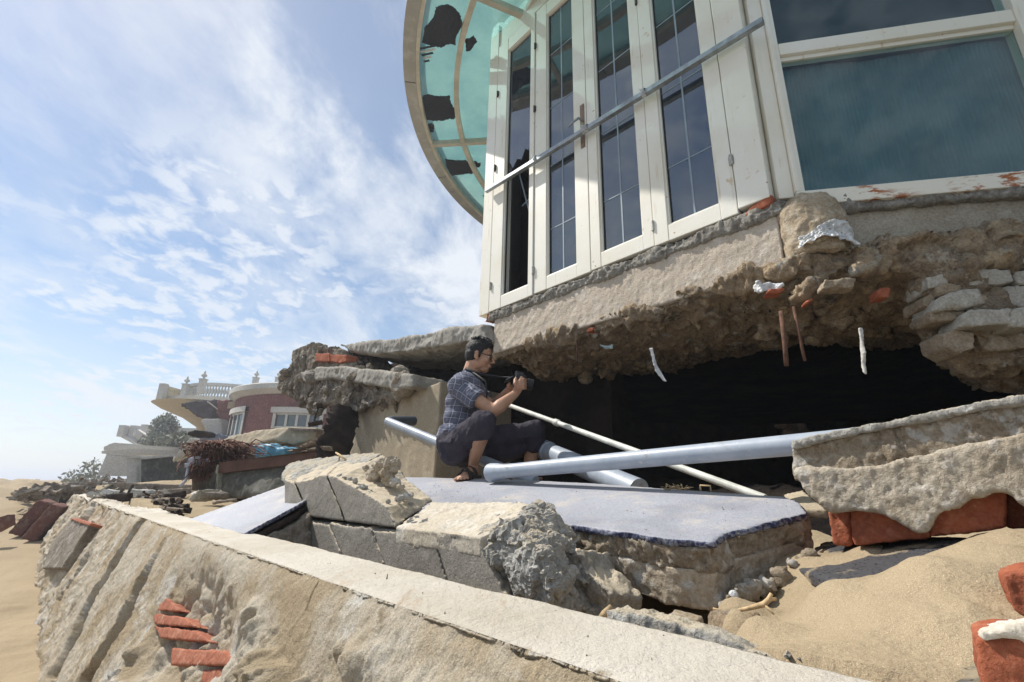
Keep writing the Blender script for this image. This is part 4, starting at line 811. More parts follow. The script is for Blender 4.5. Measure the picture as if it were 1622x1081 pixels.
mb = MB(); loft(mb, fr+[v-UP*.02 for v in fr[::-1]], bk+[v-UP*.02 for v in bk[::-1]]); rough('plaster_skin', mb, M['broken'], .006, bw, layers=((.012, 10, 4, 0), (.007, 30, 4, 1)), seed=12)
mb = MB()
for x, y, r in [(600, 745, .035), (590, 760, .03), (615, 755, .032), (608, 735, .03), (625, 765, .026), (580, 742, .02), (635, 772, .022), (622, 735, .02), (598, 775, .018)]: mb.ell(onP(x, y, 1.12), (r, r*.8, r*.9), k=7)
rough('mortar_lump', mb, M['slab_base'], .005, bw, layers=((.012, 10, 4, 0), (.004, 45, 4, 1)), chips=((.014, 16), (.005, 45)), seed=6, flat=True)
mb = MB(); s_ = [onP(*z4(*a), 1.18) for a in [(288, 610), (305, 622), (330, 640)]]; mb.tube(s_, [.004, .007, .004], 7); mb.tube([s_[1], onP(*z4(300, 645), 1.18)], .004, 6); mb.build('splinter', M['twig'], bw, True)
# pale ledge: plastered top of the lower course, and the crushed end
led = [(632, 836), (760, 852), (857, 803), (800, 797), (740, 799), (690, 797)]
zl = P1((700, 846))[2]
f = [P1((628, 838), .0), P1((762, 855), .0), onP(856, 801, 1.22), onP(800, 797, 1.30), onP(740, 797, 1.30), onP(684, 797, 1.27)]
mb = MB(); loft(mb, [v+UP*.002 for v in f], [v-UP*.05 for v in f]); rough('plaster_ledge', mb, M['plaster_cap'], .006, bw, layers=((.010, 7, 4, 0), (.005, 26, 4, 1), (.002, 70, 3, 0)), mask=lambda c, n: np.where(n[:, 2] > .3, 1., .4), seed=13)
mb = MB()
A = [P1(a, .01) for a in [(752, 851), (775, 890), (812, 940), (830, 975), (790, 975)]]; A = [P1((752, 852), .012), P1((800, 905), .0), P1((815, 960), .0), P1((862, 972), .0), P1((880, 935), -.03), P1((855, 880), -.03), P1((820, 838), .0)]
B = [onP(800, 808, 1.30), onP(850, 870, 1.30), onP(870, 930, 1.3), onP(962, 962, 1.28), onP(924, 900, 1.28), onP(912, 850, 1.28), onP(858, 801, 1.26)]
loft(mb, A, B)
for k in range(60):
    t_ = random.random(); u_ = random.random(); a = ext((770, 850), (850, 800), u_); b = ext((850, 975), (935, 905), u_); p_ = ext(a, b, t_); mb.frag(onP(p_[0]+4, p_[1]+6, 1.04+.17*u_), tuple(np.random.uniform(.010, .034, 3)))
rough('crushed_end', mb, M['broken'], .0058, bw, layers=((.016, 6, 4, 0), (.006, 26, 4, 1), (.004, 70, 4, 0)), chips=((.014, 12), (.006, 34)), seed=15, flat=True)
mb = MB(); A = [onP(x, y, 1.18) for x, y in [(912, 868), (925, 900), (968, 942), (960, 975), (900, 990), (862, 965), (880, 930)]]; loft(mb, A, [v+N1*.16-UP*.02 for v in A])
rough('broken_block', mb, M['block'], .007, bw, layers=((.016, 9, 4, 0), (.006, 30, 3, 1)), chips=(.012, 10), seed=16)
# chips of concrete along the far edge of the parapet
ce = thing('broken_kerb_strip', 'strip of grey broken concrete edging in the gap just behind the parapet top', 'kerb', W(.85, .6, -.4))
mb = MB(); A = [onP(x, y, .80) for x, y in [(962, 968), (1010, 972), (1060, 985), (1110, 1003), (1165, 1028), (1225, 1048), (1245, 1070)]]; 
for a, b in zip(A[:-1], A[1:]): loft(mb, [a, a+N1*.06-UP*.005, a+N1*.06-UP*.15, a-UP*.15], [b, b+N1*.06-UP*.005, b+N1*.06-UP*.15, b-UP*.15])
rough('edging', mb, M['broken'], .005, ce, layers=((.010, 14, 4, 0), (.006, 45, 3, 1)), seed=17)
mb = MB(); A = [at(x, y, d) for x, y, d in [(1125, 975, 1.42), (1175, 990, 1.2), (1235, 1015, 1.04), (1280, 1050, .92)]]
for a, b in zip(A[:-1], A[1:]): loft(mb, [a, a+N1*.10+UP*.0, a+N1*.10-UP*.2, a-N1*.02-UP*.2], [b, b+N1*.10, b+N1*.10-UP*.2, b-N1*.02-UP*.2])
rough('sand_crust', mb, M['soil'], .007, ce, layers=((.022, 9, 4, 0), (.012, 30, 4, 1)), seed=18)
c = at(1088, 994, 1.28); mb = MB(); mb.box(c, N1*.02+UP*.003, D1*.035, UP*.025); tag(rough('small_brick', mb, M['stone_b'], .006, layers=((.006, 20, 3, 0),)), 'small pale brick standing in the dark gap below the slab', 'brick')
c = [at(950, 982, 1.12), at(958, 972, 1.13), at(968, 961, 1.14)]; tag(MB().tube(c, [.006, .0075, .005], 8).build('wood_peg', M['twig'], None, True), 'short orange brown wooden peg sticking up behind the parapet', 'peg')
tw = [at(*z7(*a), 1.40) for a in [(210, 818), (270, 832), (340, 818), (400, 802), (418, 785), (428, 762)]]
mb = MB(); mb.tube([v+UP*.006 for v in tw], [.003, .003, .005, .007, .006, .004], 8); mb.tube([tw[4]+UP*.006, at(*z7(446, 772), 1.41)], [.005, .003], 7); mb.tube([tw[3]+UP*.006, at(*z7(436, 828), 1.38)], [.004, .002], 7)
tag(mb.build('driftwood_twig', M['twig'], None, True), 'pale forked driftwood twig on the sand below the slab corner', 'twig')
c = at(*z7(286, 757), 1.50); tag(MB().ell(c, (.012, .012, .012), k=8).build('shell', M['bag'], None, True), 'round white shell in the shade under the slab edge', 'shell')
# ---- the big broken piece at the right on its bricks
rc = thing('broken_floor_piece', 'large pale broken concrete floor piece resting on bricks at the right', 'slab', at(1450, 860, 1.7))
vc = at(1440, 740, 1.62); nc = -vc.copy(); nc[2] = 0; nc /= np.linalg.norm(nc); nc = nc*math.cos(.12)+np.array([nc[1], -nc[0], 0])*math.sin(.12)
def Cf(a, o=0.): return on(a[0], a[1], vc+nc*o, nc)
body = [(1254, 710), (1313, 697), (1424, 676), (1509, 659), (1573, 646), (1640, 636), (1900, 590), (1900, 900), (1680, 850), (1622, 803), (1594, 778), (1573, 776), (1539, 786), (1488, 812), (1466, 843), (1449, 842), (1398, 812), (1347, 805), (1313, 808), (1279, 778), (1266, 761), (1259, 748), (1255, 731)]
up_ = [(1254, 706), (1313, 695), (1424, 674), (1509, 657), (1573, 644), (1640, 634), (1900, 585), (1900, 700), (1640, 700), (1570, 722), (1500, 728), (1400, 748), (1340, 757), (1259, 760), (1256, 731)]
mb = MB(); fr = [Cf(a, -.012) for a in up_]; loft(mb, fr, [v-nc*.28 for v in fr])
rough('mortar_bed', mb, M['slab_edge'], .007, rc, layers=((.010, 5, 4, 0), (.006, 18, 4, 0), (.005, 60, 4, 1)), chips=(.005, 30), seed=21)
lo = [(1256, 748), (1262, 742), (1340, 744), (1400, 736), (1430, 728), (1470, 722), (1500, 712), (1560, 700), (1640, 685), (1900, 650), (1900, 905), (1680, 850), (1622, 803), (1608, 784), (1594, 780), (1573, 777), (1552, 788), (1539, 786), (1520, 800), (1488, 812), (1474, 836), (1466, 843), (1449, 843), (1436, 832), (1398, 812), (1347, 806), (1313, 809), (1296, 792), (1279, 779), (1268, 762)]
mb = MB(); fr = [Cf(a, .014) for a in lo]; bk_ = [v-nc*.22 for v in fr]; loft(mb, fr, bk_)
rough('base_concrete', mb, M['chunk'], .0065, rc, layers=((.006, 4, 4, 0), (.003, 14, 4, 0), (.0035, 60, 4, 1)), chips=((.004, 7), (.0025, 30)), seed=23)
tp = [(1253, 699), (1313, 684), (1424, 663), (1509, 646), (1573, 633), (1640, 624), (1900, 575)]
fr = [Cf(a, .006) for a in tp]+[Cf((a[0], a[1]+13), .006) for a in tp[::-1]]
mb = MB(); loft(mb, fr, [v-nc*.31+UP*.0 for v in fr]); rough('terrazzo_top', mb, M['broken'], .006, rc, layers=((.004, 12, 4, 0), (.004, 50, 3, 1)), seed=22)
pb = thing('brick_pier', 'low pier of orange bricks under the pale broken floor piece', 'bricks', at(1450, 850, 1.75))
def brickpoly(parent, pl, o, dep, seed, mat='brick'):
    fr = [Cf(a, o) for a in pl]; mb = MB(); loft(mb, fr, [v-nc*dep for v in fr]); return rough('brick', mb, M[mat], .006, parent, layers=((.007, 10, 4, 0), (.004, 35, 3, 1)), seed=seed)
brickpoly(pb, [(1347, 790), (1470, 790), (1470, 850), (1352, 865)], -.035, .12, 1); brickpoly(pb, [(1473, 790), (1592, 760), (1592, 834), (1473, 850)], -.035, .12, 2)
brickpoly(pb, [(1311, 800), (1345, 795), (1349, 864), (1320, 863)], -.085, .12, 3); brickpoly(pb, [(1596, 770), (1760, 770), (1760, 830), (1596, 836)], -.10, .12, 4)
# stacked bricks at the lower right corner
vb = at(1580, 1040, .73); nbv = -vb.copy(); nbv[2] = 0; nbv /= np.linalg.norm(nbv)
def Bf(a, o=0): return on(a[0], a[1], vb+nbv*o, nbv)
bb = thing('brick_stump', 'orange brick stump with white mortar cap at the lower right corner', 'bricks', at(1590, 1090, 1.0))
mb = MB(); fr = [Bf(a) for a in [(1546, 1014), (1600, 1008), (1720, 990), (1720, 1180), (1580, 1180), (1556, 1080)]]; loft(mb, fr, [v-nbv*.09 for v in fr]); rough('brick', mb, M['brick'], .0038, bb, layers=((.006, 12, 4, 0), (.003, 45, 3, 1)), seed=5)
mb = MB(); fr = [Bf(a, .006) for a in [(1549, 1006), (1565, 996), (1620, 986), (1720, 975), (1720, 1018), (1630, 1024), (1612, 1012), (1590, 1010), (1560, 1018)]]; loft(mb, fr, [v-nbv*.07-UP*.008 for v in fr]); rough('mortar_cap', mb, M['plaster_cap'], .0038, bb, layers=((.004, 14, 4, 0), (.003, 50, 3, 1)), seed=6)
mb = MB(); c_ = 1.2
fr = [Bf(a, -.27) for a in [(1590, 914), (1622, 905), (1700, 900), (1700, 985), (1624, 980), (1608, 968)]]; loft(mb, fr, [v-nbv*.12 for v in fr]); tag(rough('half_brick', mb, M['brick'], .005, layers=((.006, 14, 4, 0), (.003, 45, 3, 1)), seed=7), 'dark edged orange brick end poking in at the right above the stump', 'brick')
# pale triangular slab in the shade left of the pier
mb = MB(); f = [at(1240, 782, 2.25), at(1272, 775, 2.2), at(1312, 808, 1.95), at(1268, 808, 1.95)]; loft(mb, f, [v-UP*.03 for v in f]); tag(rough('slab_fragment', mb, M['box'], .008, layers=((.006, 8, 3, 0),)), 'small pale flat slab fragment between the terrazzo slab and the brick pier', 'slab')
# ---- pipes
def pipe(name, lbl, pts, rs_, mat, cat='pipe'):
    t = thing(name, lbl, cat, pts[0]); MB().tube(pts, rs_, 28).build('barrel', mat, t, 40); return t
a, b = at(776, 749, 2.85), at(1400, 692, 1.98); d = (b-a)/np.linalg.norm(b-a); r = .038
t = thing('long_grey_pipe', 'long grey pipe with flared end reaching from beside the sandal to the right slab', 'pipe', a)
pts = [a, a+d*.012, a+d*.06, a+d*.09, a+d*.14]+[a+d*k for k in np.linspace(.2, np.linalg.norm(b-a), 12)]
rs_ = [.050, .052, .049, .044, .0395]+[r]*12
mb = MB(); mb.tube(pts, rs_, 32, cap=False); mb.tube(pts[::-1], [x-.005 for x in rs_[::-1]], 32, cap=False)
mb.tube([a-d*.0005, a+d*.0001], [.0455, .050], 32, cap=False); mb.build('barrel', M['pipe'], t, 60)
mb = MB(); mb.tube([a+d*.05, a+d*.056], .0445, 28); mb.build('dark_bore_disc', M['rubber'], t)  # black disc stands in for the darkness inside the bore
a, m_, b = at(614, 668, 4.15), at(745, 722, 3.42), at(848, 764, 2.98)
t = thing('seat_pipe', 'slim grey pipe with a short dark elbow that the man sits on', 'pipe', m_); MB().tube([a, m_, b], .036, 24).build('barrel', M['pipe'], t, 40)
e1, e2 = at(622, 667, 4.17), at(656, 667, 4.3); MB().tube([a-UP*.0, e1, e2], [.036, .042, .042], 20).build('elbow', simple('dark_pipe_end', (.06, .07, .085), .5), t, 40)
SEATP = m_
a, b = at(845, 706, 3.55), at(1012, 778, 2.60); d = (b-a)/np.linalg.norm(b-a)
t = thing('thick_grey_pipe', 'thick grey pipe with a collar sloping down to the slab behind the long pipe', 'pipe', a); MB().tube([a, b], .062, 28).build('barrel', M['pipe'], t, 40); MB().tube([a+d*.16, a+d*.165, a+d*.235, a+d*.24], [.0625, .070, .070, .0625], 28).build('collar', M['pipe'], t, 30)
a, b = at(800, 640, 3.75), at(1212, 790, 2.2); d = (b-a)/np.linalg.norm(b-a); L_ = np.linalg.norm(b-a)
t = thing('white_pole', 'thin off white pole sloping down to the right in front of the dark hollow', 'pole', b); MB().tube([a, b], .0165, 18).build('shaft', M['pole'], t, 40)
c = on(882, 668, a, np.cross(d, UP)/np.linalg.norm(np.cross(d, UP))); c = a+d*((c-a)@d); MB().tube([c-d*.028, c-d*.02, c+d*.02, c+d*.028], [.017, .0225, .0225, .017], 18).build('joint', M['pole'], t, 40)
# straw and a bent strap at the far edge of the slab
rs = np.random.RandomState(8); mb = MB()
for i in range(40): x = rs.uniform(1052, 1086); c = on(x, 778-rs.rand()*2, sA, sN)+sN*.004; v = rs.randn(3)*.02; v[2] = abs(v[2])*.5; mb.tube([c, c+v*.6+UP*.003, c+v], .0012, 4)
tag(mb.build('straw_tuft', M['straw'], None, True), 'small tuft of dry straw at the far edge of the slab', 'straw')
c = on(1110, 778, sA, sN); c2 = on(1126, 779, sA, sN); tag(MB().tube([c, c+UP*.022, c2+UP*.022, c2], .004, 6).build('bent_strap', M['twig'], None, True), 'small bent yellow strap standing at the far edge of the slab', 'strap')
# ---- cast box beside the man, terrace slab and its rubble end
cb = thing('concrete_box', 'tan cast concrete chamber standing left of the seated man', 'box', W(2.6, 3.8, -.1))
p0 = 2.46
f = [onP(698, 604, p0), onP(650, 622, p0), onP(600, 640, p0), onP(560, 652, p0), onP(540, 672, p0), onP(532, 760, p0)]
qr, ql = f[0]@D1, f[-1]@D1
fr = [W(p0, f[0]@D1, -.3)]+f[:5]+[W(p0, f[4]@D1+.03, -.3)]
mb = MB(); loft(mb, fr, [v+N1*.16 for v in fr]); 
mb.prism([W(p0+.05, qr, -.3), W(p0+.9, qr, -.3), W(p0+.9, qr, f[0][2]), W(p0+.05, qr, f[0][2])], D1*.12)
mb.prism([W(p0+.05, ql-.12, -.3), W(p0+.9, ql-.12, -.3), W(p0+.9, ql-.12, f[4][2]), W(p0+.05, ql-.12, f[4][2])], D1*.12)
rough('chamber_wall', mb, M['box'], .014, cb, layers=((.010, 3, 3, 0), (.003, 15, 3, 0)), seed=2)
bul = MB(); c0 = W(p0+.0, f[4]@D1-.04, 0)
bul.tube([W(p0+.24, f[4]@D1-.10, -.3), W(p0+.24, f[4]@D1-.10, f[4][2]-.04)], .26, 28); rough('rounded_corner', bul, M['box'], .014, cb, layers=((.008, 3, 3, 0),), seed=3)
ts = thing('terrace_slab', 'grey undercut terrace slab jutting left from the house above the man', 'slab', W(2.6, 4, 1.2))
tpx = [(762, 512), (735, 517), (690, 526), (640, 535), (580, 543), (538, 546)]; bpx = [(772, 540), (735, 541), (690, 549), (650, 556), (600, 560), (552, 556)]
pts = [onP(*a, 2.52) for a in tpx]; bts = [onP(*a, 2.52) for a in bpx]; mb = MB()
for i in range(5): loft(mb, [pts[i], pts[i]+N1*1.9, bts[i]+N1*1.9-UP*.02, bts[i]], [pts[i+1], pts[i+1]+N1*1.9, bts[i+1]+N1*1.9, bts[i+1]])
rough('slab_body', mb, M['concrete'], .015, ts, layers=((.04, 2.5, 4, 0), (.018, 9, 4, 1), (.006, 30, 3, 1)), seed=4)
# wall added far under the terrace to hide sky, coloured as shade
mb = MB(); a, b = W(3.5, 2.4, 0), W(3.5, 6.9, 0); mb.prism([a-UP*.4, b-UP*.4, b+UP*1.5, a+UP*1.45], N1*.3); mb.prism([W(3.0, 6.6, -.4), W(3.7, 6.6, -.4), W(3.7, 6.6, 1.4), W(3.0, 6.6, 1.4)], D1*.3); rough('added_dark_wall', mb, M['soil_shade'], .04, ts, layers=((.05, 2, 3, 0),))
ru = thing('rubble_overhang', 'lump of broken concrete, stones and bricks hanging at the left end of the terrace slab', 'rubble', W(2.5, 5.6, .9))
mb = MB(); o_ = 2.40
def RU(a, o=0): return onP(*z4(*a), o_+o)
A = [RU(a) for a in [(112, 250), (118, 200), (165, 178), (240, 180), (300, 195), (340, 240), (350, 300), (250, 290), (200, 265), (150, 300), (90, 330), (60, 350), (70, 300)]]
loft(mb, A, [v+N1*.6 for v in A])
A = [RU(a, -.03) for a in [(60, 345), (100, 300), (200, 280), (400, 300), (560, 345), (520, 380), (420, 410), (380, 435), (300, 410), (200, 400), (110, 385)]]; loft(mb, A, [v+N1*.6 for v in A])
for k in range(70): x, y = random.uniform(80, 560), 0; y = random.uniform(290, 330+min(110, (x-60)*.9)*(1 if x < 420 else .75)); mb.frag(RU((x, y), -.05+.1*random.random()), (np.random.uniform(.05, .13), np.random.uniform(.04, .10), np.random.uniform(.015, .045)))
rough('rubble_core', mb, M['rubble'], .015, ru, layers=((.05, 2.5, 4, 0), (.014, 9, 4, 1), (.008, 34, 3, 0)), chips=((.030, 4.5), (.012, 14)), seed=8, flat=True)
A = [RU(a, -.10) for a in [(135, 290), (210, 262), (330, 262), (480, 280), (600, 295), (602, 340), (540, 352), (420, 330), (280, 305), (160, 320)]]; mb = MB(); loft(mb, A, [v+N1*.5 for v in A]); rough('flat_slab', mb, M['concrete'], .013, ru, layers=((.020, 3, 4, 0), (.010, 14, 3, 1)), seed=9)
for k, pl in enumerate([[(205, 205), (262, 207), (262, 240), (205, 238)], [(266, 210), (330, 212), (328, 240), (300, 246), (266, 240)]]):
    A = [RU(a, -.06) for a in pl]; mb = MB(); loft(mb, A, [v+N1*.15 for v in A]); rough('brick', mb, M['brick'], .010, ru, layers=((.012, 8, 3, 0),), seed=k)

# grit and chips lying on the slab and on the parapet cap
rs = np.random.RandomState(21)
def grit(lbl, n, fn, mat, a, b):
    mb = MB()
    for i in range(n): mb.frag(fn(rs), rs.uniform(a, b)*rs.uniform(.5, 1.1, 3), rs)
    kind(mb.build('grit', mat, None), 'stuff', lbl, 'grit')
def gs(rs):
    while True:
        x, y = rs.uniform(650, 1290), rs.uniform(762, 858)
        if rs.rand() < .5: x, y = 640+abs(rs.randn())*90, 768+rs.rand()*40
        if y < 762+(x-640)*.05 or x > 1290-(y-815)*2.6 and y > 815 or x > 1270 or y > 825+(x-884)*.13: continue
        return on(x, y, sA, sN)+sN*.001
grit('pale grit and mortar crumbs scattered on the terrazzo slab', 60, gs, M['broken'], .0008, .003)
grit('brown grit scattered on the terrazzo slab', 90, gs, M['box'], .0006, .0022)
def gp(rs): return W(.53+.2*rs.rand(), .35+2.6*rs.rand()**1.4, -.1985)
grit('dark crumbs and splinters lying on the parapet cap', 26, gp, M['wood'], .0004, .0016)
def gg(rs): v = at(rs.uniform(1180, 1600), rs.uniform(880, 1060), 1.1); p_, q_ = v@N1, v@D1; k = rs.uniform(.75, 1.35); p_, q_ = p_*k, q_*k; return W(p_, q_, float(hgt(np.array([p_]), np.array([q_]))[0])+.004)
grit('small pale shells and chips on the sand mound', 70, gg, M['broken'], .002, .006)
# ================================================================ the seated man with the camera
def J(zx, zy, Y): return aty(680+zx/4.16, 520+zy/4.16, Y)
man = thing('person', 'man in plaid shirt and dark cropped trousers sitting on a pipe taking a photo', 'person', on(745, 757, sA, sN))
g = G('tan_skin'); c_ = g.mix(g.rng(g.noise(14, 4, .6), .3, .7), (.47, .27, .175), (.40, .215, .135)); g.bump(g.noise(220, 3), .0006)
SKIN = g.fin(c_, .5, spec=.35, Subsurface_Weight=.06)
def plaid(name, A, B):
    g = G(name); col = (.070, .075, .108)
    def line(ax, per, wd, ph=0):
        v = g.n('ShaderNodeVectorMath', operation='DOT_PRODUCT'); g.l(g.obj, v.inputs[0]); v.inputs[1].default_value = ax
        f = g.math('FRACT', g.math('ADD', g.math('ADD', g.math('DIVIDE', v.outputs['Value'], per), ph+50), g.math('MULTIPLY', g.noise(9, 2, .5, g.obj), .45)))
        return g.rng(g.math('ABSOLUTE', g.math('SUBTRACT', f, .5)), wd, wd*.35, 0, 1)
    c = g.mix(g.math('MULTIPLY', line(A, .040, .45), .35), col, (.17, .18, .235)); c = g.mix(g.math('MULTIPLY', line(B, .046, .45), .35), c, (.17, .18, .235))
    c = g.mix(g.math('MULTIPLY', line(A, .040, .085, .5), .75), c, (.36, .37, .43)); c = g.mix(g.math('MULTIPLY', line(B, .046, .075, .5), .75), c, (.36, .37, .43))
    g.bump(g.noise(600, 2, .5, g.obj), .0006); return g.fin(c, .9, spec=.1)
g = G('dark_trouser_cloth'); g.bump(g.noise(13, 5, .6, g.map(g.pos, scale=(1, 1, .6)), 1.0), .018, .7); g.bump(g.noise(500, 2), .0005); TR = g.fin(g.mix(g.rng(g.noise(11, 4), .3, .7), (.034, .030, .042), (.052, .046, .060)), .85, spec=.15)
# joints
hc = J(330, 188, 3.27); hf = np.array([.975, -.16, -.15]); hf /= np.linalg.norm(hf); hs = np.cross(hf, UP); hs /= np.linalg.norm(hs); hu = np.cross(hs, hf)   # hs toward the viewer
HR = np.stack([hf, hs, hu], 1)
def H(f, s, u): return hc+HR@np.array([f, s, u])
toeR = on(728, 764, sA, sN); fd = np.array([.42, .90, 0]); fd -= sN*(fd@sN); fd /= np.linalg.norm(fd); heelR = toeR+fd*.225; ft = np.cross(sN, fd)
ankR = heelR+sN*.085-fd*.035; kneeR = J(352, 628, 2.90); hipR = J(195, 765, 3.16); hipL = J(215, 775, 3.38); kneeL = J(690, 690, 3.36); ankL = J(655, 960, 3.40)
shR, elR, wrR = J(195, 400, 3.10), J(425, 545, 2.99), J(568, 432, 3.06); shL, elL, wrL = J(255, 400, 3.44), J(425, 520, 3.34), J(500, 432, 3.19)
sk = MB()
# head and neck
sk.ell(H(-.012, 0, .030), (.090, .071, .082), HR, 14); sk.ell(H(.026, 0, -.028), (.060, .058, .080), HR, 14); sk.ell(H(.048, 0, -.088), (.036, .034, .024), HR, 10)
for s in (-1, 1):
    sk.ell(H(.006, s*.044, -.062), (.040, .017, .034), HR, 9); sk.ell(H(.058, s*.036, -.026), (.026, .021, .026), HR, 9); sk.ell(H(.078, s*.028, .020), (.012, .024, .008), HR, 8)
    sk.ell(H(-.004, s*.073, -.006), (.017, .007, .030), HR, 8); sk.ell(H(.006, s*.071, -.030), (.009, .007, .011), HR, 6); sk.ell(H(.096, s*.010, -.036), (.010, .008, .007), HR, 6)
sk.cap(H(.086, 0, .010), H(.110, 0, -.030), .0075, .0105, 10); sk.ell(H(.089, 0, -.055), (.011, .022, .006), HR, 8); sk.ell(H(.086, 0, -.067), (.010, .019, .007), HR, 8)
nb = J(262, 345, 3.28); sk.cap(H(-.030, 0, -.055), nb, .056, .064, 14); sk.cap(nb, J(240, 440, 3.28), .06, .10, 12); sk.cap(J(240, 450, 3.28), J(215, 620, 3.28), .10, .10, 12)
# arms
def limb(a, b, ra, rm, rb, bul=.35):
    m = a+(b-a)*bul; sk.cap(a, m, ra, rm, 14); sk.cap(m, b, rm, rb, 14)
limb(shR, elR, .050, .047, .038); limb(elR, wrR, .039, .043, .026, .3); limb(shL, elL, .050, .046, .038); limb(elL, wrL, .038, .041, .026, .3)
# legs
limb(kneeR, ankR, .052, .056, .034, .33); limb(hipR, kneeR, .075, .07, .055); limb(hipL, kneeL, .075, .07, .055); limb(kneeL, ankL, .052, .057, .035, .33)
def foot(heel, toe, d, n, w_):
    L = heel-toe; t = np.cross(n, d)
    sk.ell(heel-d*.03+n*.032, (.034, .030, .032), np.stack([d, t, n], 1), 10); sk.cap(heel-d*.06+n*.048, toe+d*.075+n*.030, .034, .026, 12); sk.ell(toe+d*.065+n*.022, (.045, .044, .020), np.stack([d, t, n], 1), 10)
    for i in range(5):
        o = (-.036+.0185*i)*w_; l = [.0, .004, .010, .018, .028][i]; r = [.0125, .0092, .0088, .0084, .008][i]
        sk.cap(toe+d*(.055)+t*o+n*.020, toe+d*(.012+l)+t*o+n*.013, r, r*.9, 8)
foot(heelR, toeR, fd, sN, -1); sk.cap(ankR, heelR-fd*.04+sN*.045, .034, .034, 12)
fdL = np.array([-.8, .55, 0]); toeL = J(730, 1005, 3.36); heelL = toeL+fdL/np.linalg.norm(fdL)*.22; foot(heelL, toeL, fdL/np.linalg.norm(fdL), UP, 1); sk.cap(ankL, heelL+UP*.05, .034, .034, 12)
# hands
def chain(pts, rs):
    for (a, b, ra, rb) in zip(pts[:-1], pts[1:], rs[:-1], rs[1:]): sk.cap(a, b, ra, rb, 9)
pc_ = J(592, 385, 3.045); sk.cap(wrR, pc_, .026, .032, 12); sk.cap(J(590, 392, 3.05), J(608, 352, 3.045), .028, .025, 12)
for i in range(4):
    y0 = 338+i*19; k = i-1.5; L = [1, 1.08, 1., .85][i]
    chain([J(596, y0+8, 3.035), J(617+3*L, y0, 3.03), J(632*1+2*L, y0+2, 3.058), J(628, y0+6, 3.058+.026*L)], [.0115, .0105, .0095, .0078])
chain([J(580, 392, 3.03), J(566, 366, 3.02), J(566, 342, 3.035), J(576, 326, 3.05)], [.018, .0135, .0115, .009])
chain([J(600, 345, 3.04), J(606, 328, 3.035), J(612, 316, 3.06)], [.012, .0105, .0085])
pL = J(535, 402, 3.155); sk.cap(wrL, pL, .025, .030, 12); sk.cap(pL, J(560, 396, 3.14), .026, .022, 12)
for i in range(4):
    L = [.9, 1.05, 1, .85][i]; yy = 3.115+.02*i
    chain([J(556, 398, yy), J(585, 404, yy-.004), J(612+10*L, 398, yy-.01), J(626+10*L, 386, yy-.01)], [.0105, .010, .009, .0075])
chain([J(535, 395, 3.12), J(520, 378, 3.10), J(528, 366, 3.09)], [.015, .0115, .009])
body = rough('body', sk, SKIN, .0036, man, layers=((.0008, 60, 2, 0),), smooth=4)
# hair: cropped at the sides, tufted on top
hb = MB(); hb.ell(H(-.020, 0, .050), (.088, .077, .076), HR, 14); hb.ell(H(-.044, 0, .010), (.060, .073, .078), HR, 14); hb.ell(H(.050, 0, .088), (.036, .050, .026), HR, 10); hb.ell(H(.010, 0, .10), (.06, .055, .028), HR, 10)
for s in (-1, 1): hb.ell(H(.014, s*.058, .035), (.022, .015, .030), HR, 8); hb.ell(H(.018, s*.066, .0), (.008, .006, .022), HR, 6)
rs = np.random.RandomState(3)
for i in range(260):
    v = np.array([rs.uniform(-.9, .95), rs.uniform(-.8, .8), 1.0]); v /= np.linalg.norm(v); p = np.array([-.016, 0, .052])+v*np.array([.088, .074, .078]); q_ = p+v*rs.uniform(.008, .020)+np.array([rs.uniform(.0, .018), rs.uniform(-.008, .008), .002]); hb.cap(H(*p), H(*q_), .0055, .0022, 5)
rough('hair', hb, simple('black_hair', (.010, .009, .010), .6, bump=.004, bs=200), .0028, man, layers=((.003, 60, 3, 1), (.0015, 160, 2, 1)))
# glasses and eyes
gm = MB()
for s in (-1, 1):
    c = H(.094, s*.031, -.004); rr = [c+HR@np.array([-.004*abs(math.cos(a)), .022*math.cos(a), .0155*math.sin(a)]) for a in np.linspace(0, 2*math.pi, 22)]; gm.tube(rr, .0027, 6); gm.tube([H(.090, s*.054, .003), H(.05, s*.071, .005), H(-.006, s*.076, .008), H(-.022, s*.075, -.006)], .0030, 6)
    MB().ell(H(.074, s*.030, -.004), (.011, .011, .011), HR, 8).build('eye', simple('eye_white', (.55, .5, .46), .3), man, True); MB().ell(H(.083, s*.030, -.004), (.0045, .0055, .0055), HR, 6).build('iris', M['rubber'], man, True)
gm.tube([H(.096, -.009, .0), H(.099, 0, .003), H(.096, .009, .0)], .0018, 6); gm.build('glasses', simple('dark_glasses_frame', (.03, .012, .012), .3), man, True)
# shirt
sh = MB(); ax = J(262, 360, 3.28)-J(190, 720, 3.28); ax /= np.linalg.norm(ax); ys = np.array([.10, .99, 0]); ys -= ax*(ys@ax); ys /= np.linalg.norm(ys); xs_ = np.cross(ys, ax); TRR = np.stack([xs_, ys, ax], 1)
for c, r in [(J(258, 425, 3.28), (.128, .185, .110)), (J(240, 500, 3.28), (.135, .175, .13)), (J(222, 600, 3.28), (.130, .165, .13)), (J(205, 690, 3.28), (.125, .170, .085)), (J(248, 372, 3.28), (.100, .185, .070)), (J(256, 345, 3.28), (.078, .12, .050))]: sh.ell(c, r, TRR, 14)
sh.cap(shR+UP*.016, shL+UP*.016, .072, .072, 14); sh.tube([J(196, 660, 3.28), J(190, 700, 3.28), J(182, 745, 3.28)], [.135, .14, .142], 20)
sh.cap(J(256, 345, 3.28), J(266, 318, 3.28), .082, .070, 14)
M['plaid_t'] = plaid('plaid_shirt_cloth', tuple(ax), tuple(xs_*.9+ys*.45))
def wr(amp, sc, seed=0): return ((amp, sc, 4, 0), (amp*.45, sc*2.6, 3, 1))
